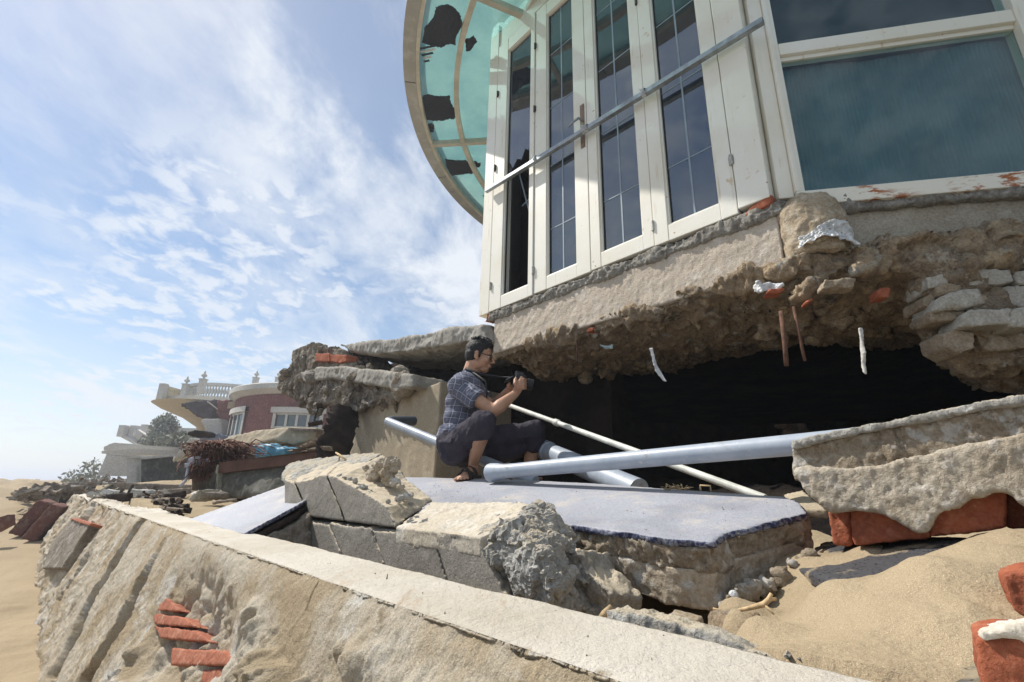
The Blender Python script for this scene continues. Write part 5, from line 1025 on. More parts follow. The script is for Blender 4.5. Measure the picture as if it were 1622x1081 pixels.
rough('shirt', sh, M['plaid_t'], .006, man, layers=wr(.012, 9), smooth=6, seed=2)
for nm, a, b, sd_ in (('sleeve', shR, elR, 3), ('sleeve', shL, elL, 4)):
    d = (b-a)/np.linalg.norm(b-a); t_ = MB(); t_.cap(a-d*.01, a+d*.06, .070, .070, 16); t_.tube([a, a+d*.10, a+d*.155, a+d*.175], [.070, .070, .072, .070], 20)
    v_ = np.cross(d, ys); v_ /= np.linalg.norm(v_); rough(nm, t_, plaid('plaid_sleeve_cloth', tuple(d), tuple(v_*.8+np.cross(d, v_)*.5)), .0055, man, layers=wr(.008, 12), smooth=4, seed=sd_)
cl_ = MB()
for s in (-1, 1):
    pts = [H(-.075, 0, -.095), H(-.055, s*.050, -.105), H(.0, s*.062, -.122), H(.045, s*.035, -.150)]; cl_.tube([p-UP*.008 for p in pts], [.013, .014, .014, .008], 8)
rough('collar', cl_, M['plaid_t'], .004, man, layers=((.002, 40, 2, 0),), smooth=3)
st_ = MB(); 
for s in (1,): st_.tube([H(-.078, .0, -.100), H(-.060, .055, -.112), H(.0, .066, -.130), H(.05, .06, -.136), J(455, 320, 3.15), J(530, 326, 3.08), J(560, 328, 3.06)], [.010, .012, .012, .010, .006, .005, .004], 8)
st_.tube([H(-.01, .067, -.13), J(372, 350, 3.14), J(380, 420, 3.13), J(378, 470, 3.14)], [.008, .006, .005, .004], 6)
st_.build('camera_strap', simple('black_strap', (.012, .012, .014), .7), man, True)
# trousers
tr = MB(); pv_ = J(178, 770, 3.28); tr.ell(pv_, (.125, .185, .110), TRR, 14); tr.ell(J(175, 820, 3.27), (.105, .17, .085), k=12)
tr.cap(hipR, kneeR, .098, .074, 18); tr.cap(hipR-UP*.03, (hipR+kneeR)/2-UP*.02, .082, .062, 14); tr.ell(kneeR+UP*.006, (.078, .076, .068), k=12)
dR = (ankR-kneeR)/np.linalg.norm(ankR-kneeR); tr.tube([kneeR, kneeR+dR*.03, kneeR+dR*.060, kneeR+dR*.070], [.074, .076, .074, .062], 22)
tr.cap(hipL, kneeL, .105, .082, 18); tr.cap(hipL-UP*.04, J(500, 800, 3.38), .095, .085, 14); tr.cap(J(500, 800, 3.38), kneeL-UP*.06, .085, .05, 14); dL = (ankL-kneeL)/np.linalg.norm(ankL-kneeL); tr.tube([kneeL, kneeL+dL*.06, kneeL+dL*.115, kneeL+dL*.13], [.082, .082, .074, .062], 22)
rough('trousers', tr, TR, .006, man, layers=((.016, 6, 3, 0), (.015, 8, 4, 1), (.003, 30, 3, 1)), smooth=5, seed=4)
# sandal
for heel, toe, d, n in ((heelR, toeR, fd, sN), (heelL, toeL, fdL/np.linalg.norm(fdL), UP)):
    t_ = np.cross(n, d); mb = MB(); ol = [(-.012, -.020), (-.010, .022), (.04, .046), (.10, .043), (.17, .034), (.225, .032), (.245, .012), (.245, -.012), (.225, -.032), (.17, -.034), (.10, -.040), (.03, -.042)]
    lp = [toe+d*a+t_*b-n*.016 for a, b in ol]; mb.prism(lp, n*.018); sd_ = thing('x', '', '', toe); bpy.data.objects.remove(sd_)
    so_ = bpy.data.objects.new('sandal', None); COL.objects.link(so_); so_.parent = man; so_.location = Vector(toe-wloc(man)); sm = simple('brown_sandal', (.045, .038, .034), .7, bump=.002); mb.build('sole', sm, so_, bevel=.004)
    for a0, a1 in ((.045, .105), (.110, .050), (.150, .135)):
        pts = [toe+d*(a0+(a1-a0)*k)+t_*(.046*math.cos(math.pi*k)*1.0)+n*(.004+.062*math.sin(math.pi*k)*(.80 if a0 < .1 else 1.05)) for k in np.linspace(0, 1, 11)]; mb = MB()
        W_ = .015; V = [];
        for p in pts: c0_ = p-(toe+d*.08+n*.0); V += [p-d*W_, p+d*W_, p+d*W_+n*.004+c0_*.03, p-d*W_+n*.004+c0_*.03]
        Fs = [(4*i+j, 4*i+(j+1) % 4, 4*i+4+(j+1) % 4, 4*i+4+j) for i in range(10) for j in range(4)]+[(3, 2, 1, 0), (40, 41, 42, 43)]; mb.add(V, Fs); mb.build('strap', sm, so_, 40)
# hand-held camera: its own thing
cc = J(585, 352, 3.10); ca = np.array([.97, .12, -.20]); ca /= np.linalg.norm(ca); cs = np.cross(ca, UP); cs /= np.linalg.norm(cs); cu = np.cross(cs, ca)
kam = thing('camera', 'black camera with tilted out screen held up by the seated man', 'camera', cc); blk = simple('black_camera_plastic', (.014, .014, .016), .45, bump=.0008, bs=300)
mb = MB(); mb.box(cc, ca*.026, cs*.062, cu*.042); mb.box(cc+cu*.050-ca*.002, ca*.028, cs*.020, cu*.014); mb.box(cc+cs*.052+ca*.02, ca*.020, cs*.014, cu*.038); mb.build('camera_body', blk, kam, bevel=.006)
MB().tube([cc+ca*.020, cc+ca*.06, cc+ca*.062, cc+ca*.098, cc+ca*.10], [.034, .034, .037, .037, .034], 28).build('lens', blk, kam, 40); MB().tube([cc+ca*.0995, cc+ca*.1015], [.030, .029], 24).build('lens_glass', simple('lens_glass', (.01, .012, .03), .05, spec=.8), kam, 40)
sc_ = cc-ca*.062+cs*.010-cu*.005; d1_ = (ca*.75+cu*.66); d1_ /= np.linalg.norm(d1_); mb = MB(); mb.box(sc_, d1_*.030, cs*.040, np.cross(d1_, cs)*.004); mb.build('tilt_screen', blk, kam, bevel=.002)
nn_ = np.cross(d1_, cs); nn_ = nn_ if nn_[2] > 0 else -nn_; MB().box(sc_+nn_*.0048, d1_*.025, cs*.035, nn_*.0006).build('screen_glass', simple('bright_screen', (.5, .56, .66), .12, spec=.8), kam)
# ================================================================ far ruins along the shore
def zz1(a, b): return (150+a*.24057, 560+b*.24057)
def AZ(x, y, d): return at(*zz1(x, y), d)
def poly(parent, name, mat, pl, dirv, vox=None, zf=zz1, d=None, **k):
    f = [at(*zf(a[0], a[1]), a[2] if len(a) > 2 else d) for a in pl]; mb = MB(); loft(mb, f, [v+np.array(dirv, float) for v in f])
    if vox: return rough(name, mb, mat, vox, parent, **k)
    return mb.build(name, mat, parent)
# ---- red villa: balcony drum + main drum, 25 m off
dB, dM = 24.0, 25.0
def cyl_at(x0, x1, y, d, zf=zz1):
    """a round plan whose sides show at two columns of the photo"""
    v0, v1 = ray(*zf(x0, y)), ray(*zf(x1, y)); a0, a1 = math.atan2(v0[0], v0[1]), math.atan2(v1[0], v1[1]); h_ = abs(a1-a0)/2; am = (a0+a1)/2
    return np.array([math.sin(am), math.cos(am), 0])*d, d*math.sin(h_)
villa = thing('red_villa', 'red brick round villa with white balustrade and half collapsed balcony', 'building', at(350, 690, 25))
cm, rm = cyl_at(912, 2150, 400, 25.0); cb_, rb_ = cyl_at(445, 1290, 260, 30.0)
def zof(x, y, d): return at(*zz1(x, y), d)[2]
zb0 = 0.6; ztop = zof(1000, 290, 23.5); zc0, zc1 = zof(1000, 283, 23.0), zof(1000, 205, 22.6)
MB().lathe(cm, [(rm, zb0), (rm, ztop+.3)], 64, cap=False).build('drum_wall', M['villa_brick'], villa, True)
rc_ = rm*1.075
MB().lathe(cm, [(rm*.9, zc0-.02), (rc_-.25, zc0), (rc_, zc0+.18), (rc_, zc1-.05), (rc_-.06, zc1), (.1, zc1)], 72, cap=False).build('cornice', M['far_white'], villa, 30)
# balcony floor, cornice, soffit cone, red stub wall
zd0, zd1 = zof(600, 322, 27), zof(600, 262, 27)
MB().lathe(cb_, [(.1, zd0), (rb_-.25, zd0), (rb_, zd0+.2), (rb_, zd1), (.1, zd1)], 64, cap=False).build('balcony_floor', M['far_white'], villa, 30)
MB().lathe(AZ(765, 400, 28.2)*np.array([1, 1, 0]), [(.35, zof(700, 540, 27.6)), (.5, zof(700, 480, 27.6)), (1.15, zof(700, 420, 27.4)), (2.1, zof(600, 352, 27)), (2.5, zd0+.02)], 48, cap=False).build('soffit_cone', M['cream'], villa, True)
mb = MB(); pl = [AZ(*a, 25.6) for a in [(540, 322), (700, 305), (900, 305), (905, 400), (820, 440), (690, 425), (640, 395), (560, 350)]]; loft(mb, pl, [v+np.array([.3, .8, 0]) for v in pl]); rough('broken_soffit', mb, simple('broken_soffit_dark', (.075, .06, .06), .9, var=.5, vs=2), .09, villa, layers=((.12, .9, 4, 0), (.06, 3, 3, 1)))
mb = MB(); pl = [AZ(*a, 25.2) for a in [(800, 315), (905, 310), (905, 560), (830, 555), (838, 500), (820, 430), (800, 400)]]; loft(mb, pl, [v+np.array([.3, 1.2, 0]) for v in pl]); rough('broken_brick_wall', mb, M['villa_brick'], .08, villa, layers=((.10, 1.2, 4, 0), (.05, 4, 3, 1)), seed=2)
mb = MB(); pl = [AZ(*a, 24.9) for a in [(690, 430), (820, 425), (838, 470), (836, 550), (700, 552), (720, 500)]]; loft(mb, pl, [v+np.array([.2, .5, 0]) for v in pl]); rough('inner_plaster_wall', mb, M['far_white'], .06, villa, layers=((.05, 2, 3, 0),), seed=3)
mb = MB(); pl = [AZ(*a, 24.2) for a in [(640, 570), (700, 520), (900, 545), (1000, 560), (1000, 620), (640, 620)]]; loft(mb, pl, [v+np.array([.2, .8, 0]) for v in pl]); rough('fallen_lower_wall', mb, simple('bluish_shaded_plaster', (.12, .14, .19), .9, var=.4, vs=1.5), .08, villa, layers=((.12, 1, 4, 0), (.05, 3, 3, 1)), seed=4)
mb = MB(); pl = [AZ(*a, 22.8) for a in [(745, 320), (756, 316)]]; wire = [AZ(740+i*14, 318+8*(i**1.15), 25.0) for i in range(6)]; mb.tube(wire, .03, 6); mb.build('loose_cable', M['white_dirty'], villa, True)
mb = MB(); pl = [AZ(*a, 24.9) for a in [(880, 322), (925, 312), (925, 340), (900, 362), (872, 362)]]; loft(mb, pl, [v+np.array([.5, .8, 0]) for v in pl]); mb.build('bracket', M['cream'], villa)
# balustrade
prof = [(.045, 0), (.055, .04), (.03, .1), (.085, .30), (.06, .42), (.03, .52), (.05, .58), (.06, .62)]
def balustrade(parent, c, r, z0, a0, a1, n, hh=.80):
    k = max(12, int(abs(a1-a0)*14))
    MB().lathe(c, [(r-.13, z0), (r+.03, z0), (r+.03, z0+.10), (r-.13, z0+.10), (r-.13, z0)], k, a0, a1, cap=False).build('bottom_rail', M['far_white'], parent)
    MB().lathe(c, [(r-.15, z0+hh-.14), (r+.05, z0+hh-.14), (r+.05, z0+hh), (r-.15, z0+hh), (r-.15, z0+hh-.14)], k, a0, a1, cap=False).build('top_rail', M['far_white'], parent)
    sc_ = (hh-.24)/.62; first = None
    for i in range(n):
        a = a0+(a1-a0)*(i+.5)/n; p = c+np.array([math.cos(a)*(r-.05), math.sin(a)*(r-.05), z0+.10])
        if first is None: first = MB().lathe((0, 0, 0), [(r_, z_*sc_) for r_, z_ in prof], 8).build('baluster', M['far_white'], parent, True, ); first.location = Vector(p-wloc(parent)); first.data.transform(Matrix.Translation(Vector(-np.mean([v.co[:] for v in first.data.vertices], 0)*[1, 1, 0]))); zmin = min(v.co.z for v in first.data.vertices); first.data.transform(Matrix.Translation((0, 0, -zmin)))
        else: b = first.copy(); COL.objects.link(b); b.parent = parent; b.location = Vector(p-wloc(parent))
def finial(parent, p, s=1.0):
    MB().box(p+UP*.45*s, (.17*s, 0, 0), (0, .17*s, 0), UP*.45*s).build('pier', M['far_white'], parent); MB().box(p+UP*.93*s, (.21*s, 0, 0), (0, .21*s, 0), UP*.03*s).build('pier_cap', M['far_white'], parent)
    MB().lathe(p+UP*.96*s, [(.05*s, 0), (.05*s, .08*s), (.18*s, .2*s), (.15*s, .30*s), (.05*s, .36*s), (.07*s, .42*s), (.02*s, .55*s)], 12).build('urn', M['far_white'], parent, True)
def angc(c, x, y, d): v = AZ(x, y, d)-c; return math.atan2(v[1], v[0])
rb2 = rb_*.86; cbb = cb_+np.array([.3, .4, 0])
balustrade(villa, cbb, rb2, zd1, math.radians(180), math.radians(385), 62)
for x, d in [(590, 28.6), (697, 26.6)]:
    v = AZ(x, 262, d); finial(villa, np.array([v[0], v[1], zd1]), .72)
rm2 = rm*.95
for x, d in [(1055, 25.6), (1203, 25.2)]: v = AZ(x, 205, d); finial(villa, np.array([v[0], v[1], zof(x, 205, d)-.25]), .62)
# left flank of balcony parapet
mb = MB(); a, b = AZ(425, 330, 28.5), AZ(560, 340, 29.5); z1_ = zof(430, 207, 28.5); 
for z0, z1 in ((a[2]-.1, a[2]+.35), (z1_-.14, z1_)): mb.prism([np.array([*a[:2], z0]), np.array([*b[:2], z0]), np.array([*b[:2], z1]), np.array([*a[:2], z1])], (.1, .15, 0))
mb.build('side_parapet', M['cream'], villa)
nb_ = 9; fb_ = None
for i in range(nb_):
    p = a+(b-a)*(i+.5)/nb_; hh = z1_-.14-(a[2]+.35); q_ = MB().box(np.array([p[0], p[1], a[2]+.35+hh/2])+np.array([.05, .07, 0]), (.05, 0, 0), (0, .05, 0), UP*hh/2).build('baluster', M['cream'], villa)
mb = MB(); p = AZ(428, 330, 28.4); mb.box(np.array([p[0], p[1], (a[2]+z1_)/2]), (.14, 0, 0), (0, .14, 0), UP*(z1_-a[2]+.1)/2); mb.build('pier', M['far_white'], villa)
# villa windows: built on the drum wall
def circ(x):
    r_ = ray(*zz1(x, 400)); r_ = np.array([r_[0], r_[1], 0]); r_ /= np.linalg.norm(r_); b_ = r_@cm; D_ = b_*b_-cm@cm+rm*rm; return r_*(b_-math.sqrt(max(D_, 0)))-cm
def drumwin(x0, x1, y0, y1, nlights, dap):
    v0, v1 = circ(x0), circ(x1); a0, a1 = math.atan2(v0[1], v0[0]), math.atan2(v1[1], v1[0])
    if a1 < a0: a0, a1 = a1, a0
    d_ = np.linalg.norm((cm+rm*np.array([math.cos((a0+a1)/2), math.sin((a0+a1)/2), 0]))[:2]); z1 = zof((x0+x1)/2, y0, d_); z0 = zof((x0+x1)/2, y1, d_)
    wdw = bpy.data.objects.new('window', None); COL.objects.link(wdw); wdw.parent = villa; c = cm+rm*np.array([math.cos((a0+a1)/2), math.sin((a0+a1)/2), 0])+UP*z0; wdw.location = Vector(c-wloc(villa))
    def seg_(aa, ab, r0, r1, za, zb, mat, nm): MB().lathe(cm, [(r0, za), (r1, za), (r1, zb), (r0, zb), (r0, za)], 6, aa, ab, cap=False).build(nm, mat, wdw)
    fw_ = .14/rm; seg_(a0, a0+fw_, rm-.1, rm+.10, z0, z1-.22, M['far_white'], 'frame'); seg_(a1-fw_, a1, rm-.1, rm+.10, z0, z1-.22, M['far_white'], 'frame'); seg_(a0-fw_*.6, a1+fw_*.6, rm-.1, rm+.16, z1-.22, z1, M['far_white'], 'lintel')
    seg_(a0, a1, rm-.05, rm+.06, z0, z0+.1, M['far_white'], 'sill'); seg_(a0+fw_, a1-fw_, rm+.01, rm+.03, z0+.1, z1-.22, M['glass_far'], 'pane')
    seg_(a0+fw_, a1-fw_, rm+.002, rm+.008, z0+.1, z1-.22, simple('pale_curtain', (.42, .50, .50), .9, var=.35, vs=5), 'curtain')
    for i in range(1, nlights): a = a0+fw_+(a1-a0-2*fw_)*i/nlights; seg_(a-.05/rm, a+.05/rm, rm+.02, rm+.07, z0+.1, z1-.22, M['far_white'], 'mullion')
    seg_(a0+fw_, a1-fw_, rm+.02, rm+.065, z1-.30, z1-.22, M['far_white'], 'head')
av = lambda x: None
drumwin(1003, 914, 362, 560, 3, 24.6); drumwin(1185, 1510, 358, 500, 4, 23.4)
# ---- farther white stair and terrace with balustrade
st = thing('white_stair_terrace', 'white balustraded terrace with a stair flight beyond the red villa', 'terrace', AZ(250, 560, 42))
D3 = 42.
def wallrun(parent, name, pts, th=.25, mat=None, dd=(.1, .2, 0)):
    f = [AZ(x, y, d) for x, y, d in pts]; mb = MB(); loft(mb, f, [v+np.array(dd)*th*4 for v in f]); return mb.build(name, mat or M['far_white'], parent)
wallrun(st, 'terrace_edge', [(175, 530, D3), (250, 545, D3), (350, 610, 40), (352, 650, 40), (180, 556, D3)])
wallrun(st, 'terrace_edge', [(175, 525, D3), (680, 525, 44), (680, 545, 44), (250, 560, D3), (175, 556, D3)])
wallrun(st, 'top_rail', [(182, 480, D3), (255, 485, D3), (255, 494, D3), (182, 489, D3)]); wallrun(st, 'top_rail', [(255, 485, D3), (362, 555, 40), (362, 566, 40), (255, 495, D3)]); wallrun(st, 'top_rail', [(262, 480, 44), (670, 494, 44), (670, 503, 44), (262, 489, 44)])
for x0, y0, y1, x1, y2, y3, n, dd in [(188, 488, 528, 250, 492, 534, 7, 42), (262, 498, 545, 355, 560, 608, 9, 41), (270, 489, 530, 665, 500, 530, 36, 44)]:
    for i in range(n):
        k = (i+.5)/n; x = x0+(x1-x0)*k; a, b = AZ(x, y0+(y2-y0)*k, dd), AZ(x, y1+(y3-y1)*k, dd); MB().tube([b, b+(a-b)*.3, b+(a-b)*.5, a], [.07, .13, .08, .06], 6).build('baluster', M['far_white'], st)
for x, y0, y1, dd in [(186, 474, 550, 41.9), (258, 476, 560, 41.9), (330, 470, 540, 43.8), (540, 476, 540, 43.8), (360, 550, 665, 39.9)]: a, b = AZ(x, y0, dd), AZ(x, y1, dd); MB().box((a+b)/2, (.2, 0, 0), (0, .2, 0), UP*(a[2]-b[2])/2).build('pier', M['far_white'], st)
wallrun(st, 'under_wall', [(250, 560, 43), (345, 620, 43), (345, 680, 43), (290, 680, 43)], mat=M['far_wall'])
# foliage clumps
def bush(name, lbl, cat, cl, mat, n, leaf=.12, stems=None):
    t = thing(name, lbl, cat, cl[0][0]*1.0); rs = np.random.RandomState(len(lbl)); V, Fs = [], []
    for c, r in cl:
        for i in range(n):
            v = rs.randn(3); v /= np.linalg.norm(v); v *= (.55+.5*rs.rand()); p = c+v*np.array(r); a = rs.randn(3); a /= np.linalg.norm(a); b = np.cross(a, rs.randn(3)); b /= np.linalg.norm(b); s = leaf*rs.uniform(.5, 1.3); k = len(V)
            V += [p-a*s, p+b*s*.45, p+a*s, p-b*s*.45]; Fs.append((k, k+1, k+2, k+3))
    o = mesh('foliage', V, Fs, mat, t, False); o['kind'] = 'stuff'
    mb = MB(); b0 = cl[0][0]-UP*cl[0][1][2]
    for c, r in cl: mb.tube([b0-UP*.5, (b0+c)/2+rs.randn(3)*.1, c], [.07, .05, .02], 6)
    mb.build('stem', M['wood'], t); return t
bush('garden_shrub', 'dusty grey green shrub growing before the white terrace stair', 'shrub', [(AZ(455, 620, 34), (1.1, 1.2, .8)), (AZ(400, 585, 34), (.7, .8, .5)), (AZ(520, 590, 33), (.9, 1., .55)), (AZ(570, 575, 33), (.6, .8, .5)), (AZ(420, 630, 33), (1.2, 1, .9)), (AZ(560, 610, 32), (1.2, 1, .7))], M['leaf_pale'], 900, .11)
bush('clipped_topiary', 'pale rounded clipped bush rising over the shrub by the terrace', 'bush', [(AZ(455, 505, 34.5), (.75, .6, .95))], simple('pale_topiary', (.30, .31, .26), .9, var=.3), 1500, .12)
bush('shore_plant', 'sparse wispy shrub on the rubble slope far at the left', 'shrub', [(at(152, 748, 30), (.9, 1.0, .45)), (at(128, 757, 30), (.8, 1.0, .25)), (at(163, 738, 32), (.6, 1., .4)), (at(140, 762, 28), (.9, 1.0, .2))], M['leaf_pale'], 160, .10)
# ---- white ruined block and boundary walls
wb_ = thing('white_ruin', 'low white ruined block with layered ledges beyond the boundary walls', 'ruin', AZ(180, 680, 28))
poly(wb_, 'ledge', M['far_white'], [(60, 615), (100, 600), (310, 604), (312, 625), (60, 640)], (1.5, 1.5, 0), d=28); poly(wb_, 'ledge', M['far_white'], [(45, 643), (320, 628), (322, 660), (45, 660)], (1.5, 1.5, 0), d=27.6); poly(wb_, 'rubble_top', M['far_white'], [(90, 600), (130, 588), (165, 592), (175, 604), (90, 608)], (.6, .6, 0), d=28)
w1 = thing('mossy_boundary_wall', 'stained low wall piece with sloping end left of the white pillar', 'wall', AZ(120, 800, 20))
poly(w1, 'wall_body', M['far_wall'], [(80, 668), (230, 670), (230, 800), (20, 800)], (.5, .6, 0), d=20); poly(w1, 'coping', M['far_white'], [(75, 660), (232, 664), (232, 675), (75, 671)], (.6, .7, 0), d=19.9); poly(w1, 'edge_strip', M['far_white'], [(75, 672), (90, 672), (38, 805), (18, 805)], (.4, .5, 0), d=19.85)
w2 = thing('white_gate_pillar', 'white panelled gate pillar standing among the debris', 'pillar', AZ(255, 870, 14))
poly(w2, 'shaft', M['white_dirty'], [(213, 688, 14), (305, 680, 14), (308, 868, 14), (213, 870, 14)], (.35, .4, 0)); poly(w2, 'cap', M['white_dirty'], [(203, 680, 13.95), (312, 668, 13.95), (312, 684, 13.95), (205, 695, 13.95)], (.45, .5, 0)); poly(w2, 'panel', M['white_dirty'], [(225, 745, 13.97), (288, 740, 13.97), (288, 855, 13.97), (225, 857, 13.97)], (-.02, -.04, 0))
w3 = thing('dark_boundary_wall', 'dark stained wall with a white coping running right from the gate pillar', 'wall', AZ(450, 870, 13))
poly(w3, 'wall_body', M['far_wall'], [(306, 695, 14), (500, 680, 13.5), (640, 690, 13.4), (640, 880, 13.4), (306, 872, 14)], (.4, .5, 0)); poly(w3, 'coping', M['far_white'], [(303, 686, 13.9), (510, 662, 13.4), (510, 678, 13.4), (303, 698, 13.9)], (.45, .5, 0))
tag(poly(None, 'broken_door', M['white_dirty'], [(612, 550, 11), (632, 572, 11), (560, 680, 11), (478, 728, 11), (500, 690, 11), (560, 620, 11)], (.10, .2, .02), vox=.03, layers=((.015, 3, 3, 0),)), 'white broken panel leaning against the dark boundary wall', 'panel')
tag(poly(None, 'dark_metal_sheet', M['wood_dark'], [(588, 522, 12), (650, 505, 12), (682, 522, 12), (670, 545, 12), (610, 545, 12)], (.2, .4, 0), vox=.04, layers=((.03, 3, 3, 0),)), 'dark crumpled sheet above the leaning white panel', 'sheet')
pv = thing('concrete_platform', 'sand coloured broken concrete platform below the red villa', 'slab', AZ(1000, 640, 10))
poly(pv, 'platform_top', M['box'], [(600, 650, 11), (900, 550, 10.5), (1060, 510, 9.8), (1050, 590, 9.6), (900, 625, 10.3), (600, 690, 11)], (.6, .9, 0), vox=.022, layers=((.015, 2, 4, 0), (.014, 9, 3, 1))); poly(pv, 'platform_front', M['box'], [(1062, 508, 9.8), (1290, 490, 9.2), (1460, 495, 8.8), (1450, 560, 8.8), (1300, 600, 9.1), (1180, 570, 9.3), (1040, 605, 9.6)], (.6, .9, 0), vox=.022, layers=((.015, 2, 4, 0), (.014, 9, 3, 1)), seed=3)
poly(pv, 'roof_tiles', M['wood'], [(1275, 490, 9.1), (1440, 497, 8.7), (1440, 512, 8.7), (1275, 505, 9.1)], (.4, .6, 0)); poly(pv, 'under_fill', M['rubble'], [(640, 700, 10.8), (1050, 600, 9.9), (1460, 600, 9.2), (1460, 760, 9.2), (640, 800, 10.8)], (.6, .9, 0), vox=.05, layers=((.08, 2, 4, 0), (.04, 7, 3, 1)))
tag(poly(None, 'blue_tarpaulin', M['tarp'], [(1025, 605, 9.0), (1070, 600, 9.0), (1250, 625, 8.6), (1250, 665, 8.6), (1040, 690, 9.0)], (.2, .3, 0), vox=.03, layers=((.06, 3, 4, 1), (.02, 10, 3, 0))), 'crumpled blue tarpaulin under the broken concrete platform', 'tarpaulin')
tag(poly(None, 'blue_sheet_scrap', M['tarp'], [(610, 700, 8.7), (700, 680, 8.7), (760, 670, 8.6), (700, 700, 8.7), (640, 715, 8.7)], (.1, .2, 0), vox=.02, layers=((.02, 5, 3, 1),)), 'blue sheet scrap beside the tangled roots', 'sheet')
# brown beam over a dark block wall
bk = thing('dark_block_wall', 'dark rough block wall under the long brown beam', 'wall', AZ(1000, 950, 6))
poly(bk, 'wall_body', M['far_wall'], [(800, 775, 6.3), (1390, 700, 5.2), (1390, 900, 5.0), (1100, 945, 5.4), (805, 960, 6.2)], (.35, .5, 0), vox=.03, layers=((.03, 3, 4, 0), (.015, 10, 3, 1))); poly(bk, 'side_return', M['far_wall'], [(645, 790, 6.8), (790, 780, 6.4), (785, 945, 6.4), (640, 900, 6.8)], (.2, .3, 0), vox=.03, layers=((.03, 3, 4, 0),)); poly(bk, 'end_post', stone_like('greenish_post', (.30, .31, .25), (.20, .21, .16), None, 4, 40, .004), [(795, 730, 6.1), (815, 735, 6.1), (800, 935, 6.1), (778, 930, 6.1)], (.08, .12, 0), vox=.015, layers=((.008, 8, 3, 0),)); poly(bk, 'short_post', M['wood'], [(642, 808, 6.6), (655, 808, 6.6), (652, 905, 6.6), (638, 905, 6.6)], (.05, .08, 0))
tag(poly(None, 'brown_beam', M['beam'], [(820, 718, 6.1), (1385, 650, 5.1), (1480, 640, 5.0), (1480, 712, 5.0), (1390, 722, 5.1), (812, 790, 6.1)], (.12, .18, 0)), 'long dark brown beam lying on the dark block wall', 'beam')
tag(poly(None, 'leaning_timber', M['wood_dark'], [(1545, 330, 5.4), (1600, 330, 5.4), (1590, 480, 5.2), (1520, 700, 4.9), (1440, 700, 4.9), (1445, 560, 5.0), (1480, 470, 5.1)], (.15, .3, 0), vox=.02, layers=((.010, 3, 3, 0),)), 'black timber standing behind the concrete chamber', 'timber')  # timber in one near-black tone
for k, (p_, lb) in enumerate([([(1250, 640, 5.6), (1440, 555, 5.1), (1460, 590, 5.1), (1300, 650, 5.6)], 'weathered plank leaning up to the right above the brown beam'), ([(1240, 655, 5.4), (1500, 600, 4.9), (1520, 640, 4.9), (1300, 660, 5.4)], 'lower weathered plank lying along the brown beam')]): tag(poly(None, 'old_plank', M['wood'], p_, (.05, .1, 0), vox=.018, layers=((.012, 5, 3, 0),)), lb, 'plank')
pc = thing('bent_conduit', 'black bent conduit hanging from the rubble beside the black timber', 'conduit', AZ(1450, 450, 5)); MB().tube([AZ(x, y, 5.0) for x, y in [(1475, 355), (1455, 400), (1445, 450), (1442, 470)]], .010, 8).build('cable', M['rubber'], pc, True); MB().tube([AZ(1405, 470, 5), AZ(1500, 452, 5)], .025, 10).build('stub', M['wood_dark'], pc, 30); MB().tube([AZ(1460, 345, 5), AZ(1500, 340, 5)], .03, 10).build('stub', M['wood_dark'], pc, 30)
# uprooted roots
rt = thing('root_tangle', 'tangled red brown uprooted tree roots spilling over the wall end', 'roots', AZ(800, 700, 7)); rs = np.random.RandomState(4); mb = MB()
for i in range(800):
    t0_ = rs.rand(); x = 740+rs.randn()*60+130*t0_; y = 590+abs(rs.randn())*45; p = [AZ(x, y, 6.9+rs.randn()*.15)]
    if rs.rand() < .45: e = (700+rs.randn()*45, 720+rs.rand()*120)
    else: e = (x+rs.randn()*110+40, y+rs.rand()*90)
    n = 7
    for j in range(1, n): k = j/(n-1); p.append(AZ(x+(e[0]-x)*k+rs.randn()*9, y+(e[1]-y)*k+rs.randn()*9-18*math.sin(k*3.1), 6.9-.45*k+rs.randn()*.05))
    mb.tube(p, [.0085*(1-.7*j/n)*rs.uniform(.5, 1.5) for j in range(n)], 4, cap=False)
o = mb.build('root', M['root'], rt, True); o['kind'] = 'stuff'
pt = thing('pale_pipe_bundle', 'pale bent plastic pipes sticking out left of the roots', 'pipes', AZ(680, 730, 6.6))
for pts in ([(592, 738), (680, 728), (760, 712)], [(615, 705), (640, 715), (690, 720), (750, 700)], [(620, 708), (655, 690), (700, 694)]): MB().tube([AZ(x, y, 6.5) for x, y in pts], .024, 10).build('pale_pipe', M['pvc'], pt, True)
tag(MB().tube([AZ(x, y, 6.5) for x, y in [(616, 745), (606, 800), (600, 838), (558, 880)]], .014, 8).build('bent_wire_pipe', M['pvc'], None, True), 'thin pale bent pipe hanging down before the dark wall', 'pipe')
# planks, stones and splinters on the ground
plk = [((95, 872), (635, 888), 9.5, .05, .10, 'wood', 'long dark plank lying left of the block wall, topmost'), ((370, 925), (635, 905), 8.0, .05, .08, 'wood', 'grey plank below the long dark plank'), ((80, 905), (330, 945), 8.4, .05, .05, 'white_dirty', 'white painted plank lying among splinters'), ((390, 960), (600, 925), 6.5, .05, .07, 'wood_dark', 'dark splintered plank ending at the leaning stones'), ((395, 975), (570, 968), 5.8, .04, .05, 'wood', 'thin pale plank at the edge of the sand'), ((205, 942), (252, 868), 7.4, .03, .03, 'rubber', 'short black stick leaning over the planks'), ((90, 955), (240, 945), 7.0, .06, .09, 'wood_dark', 'dark thick plank end nearest the parapet'), ((775, 985), (940, 962), 4.8, .03, .03, 'wood', 'thin stick lying on the sand strip')]
for a, b, d, w_, h_, m_, lb in plk:
    p, q_ = AZ(*a, d), AZ(*b, d*.97); tag(rough('debris_plank', MB().bar(p, q_, w_, h_), M[m_], .016, layers=((.008, 5, 3, 0), (.004, 20, 3, 0))), lb, 'plank', 'planks among the far debris')
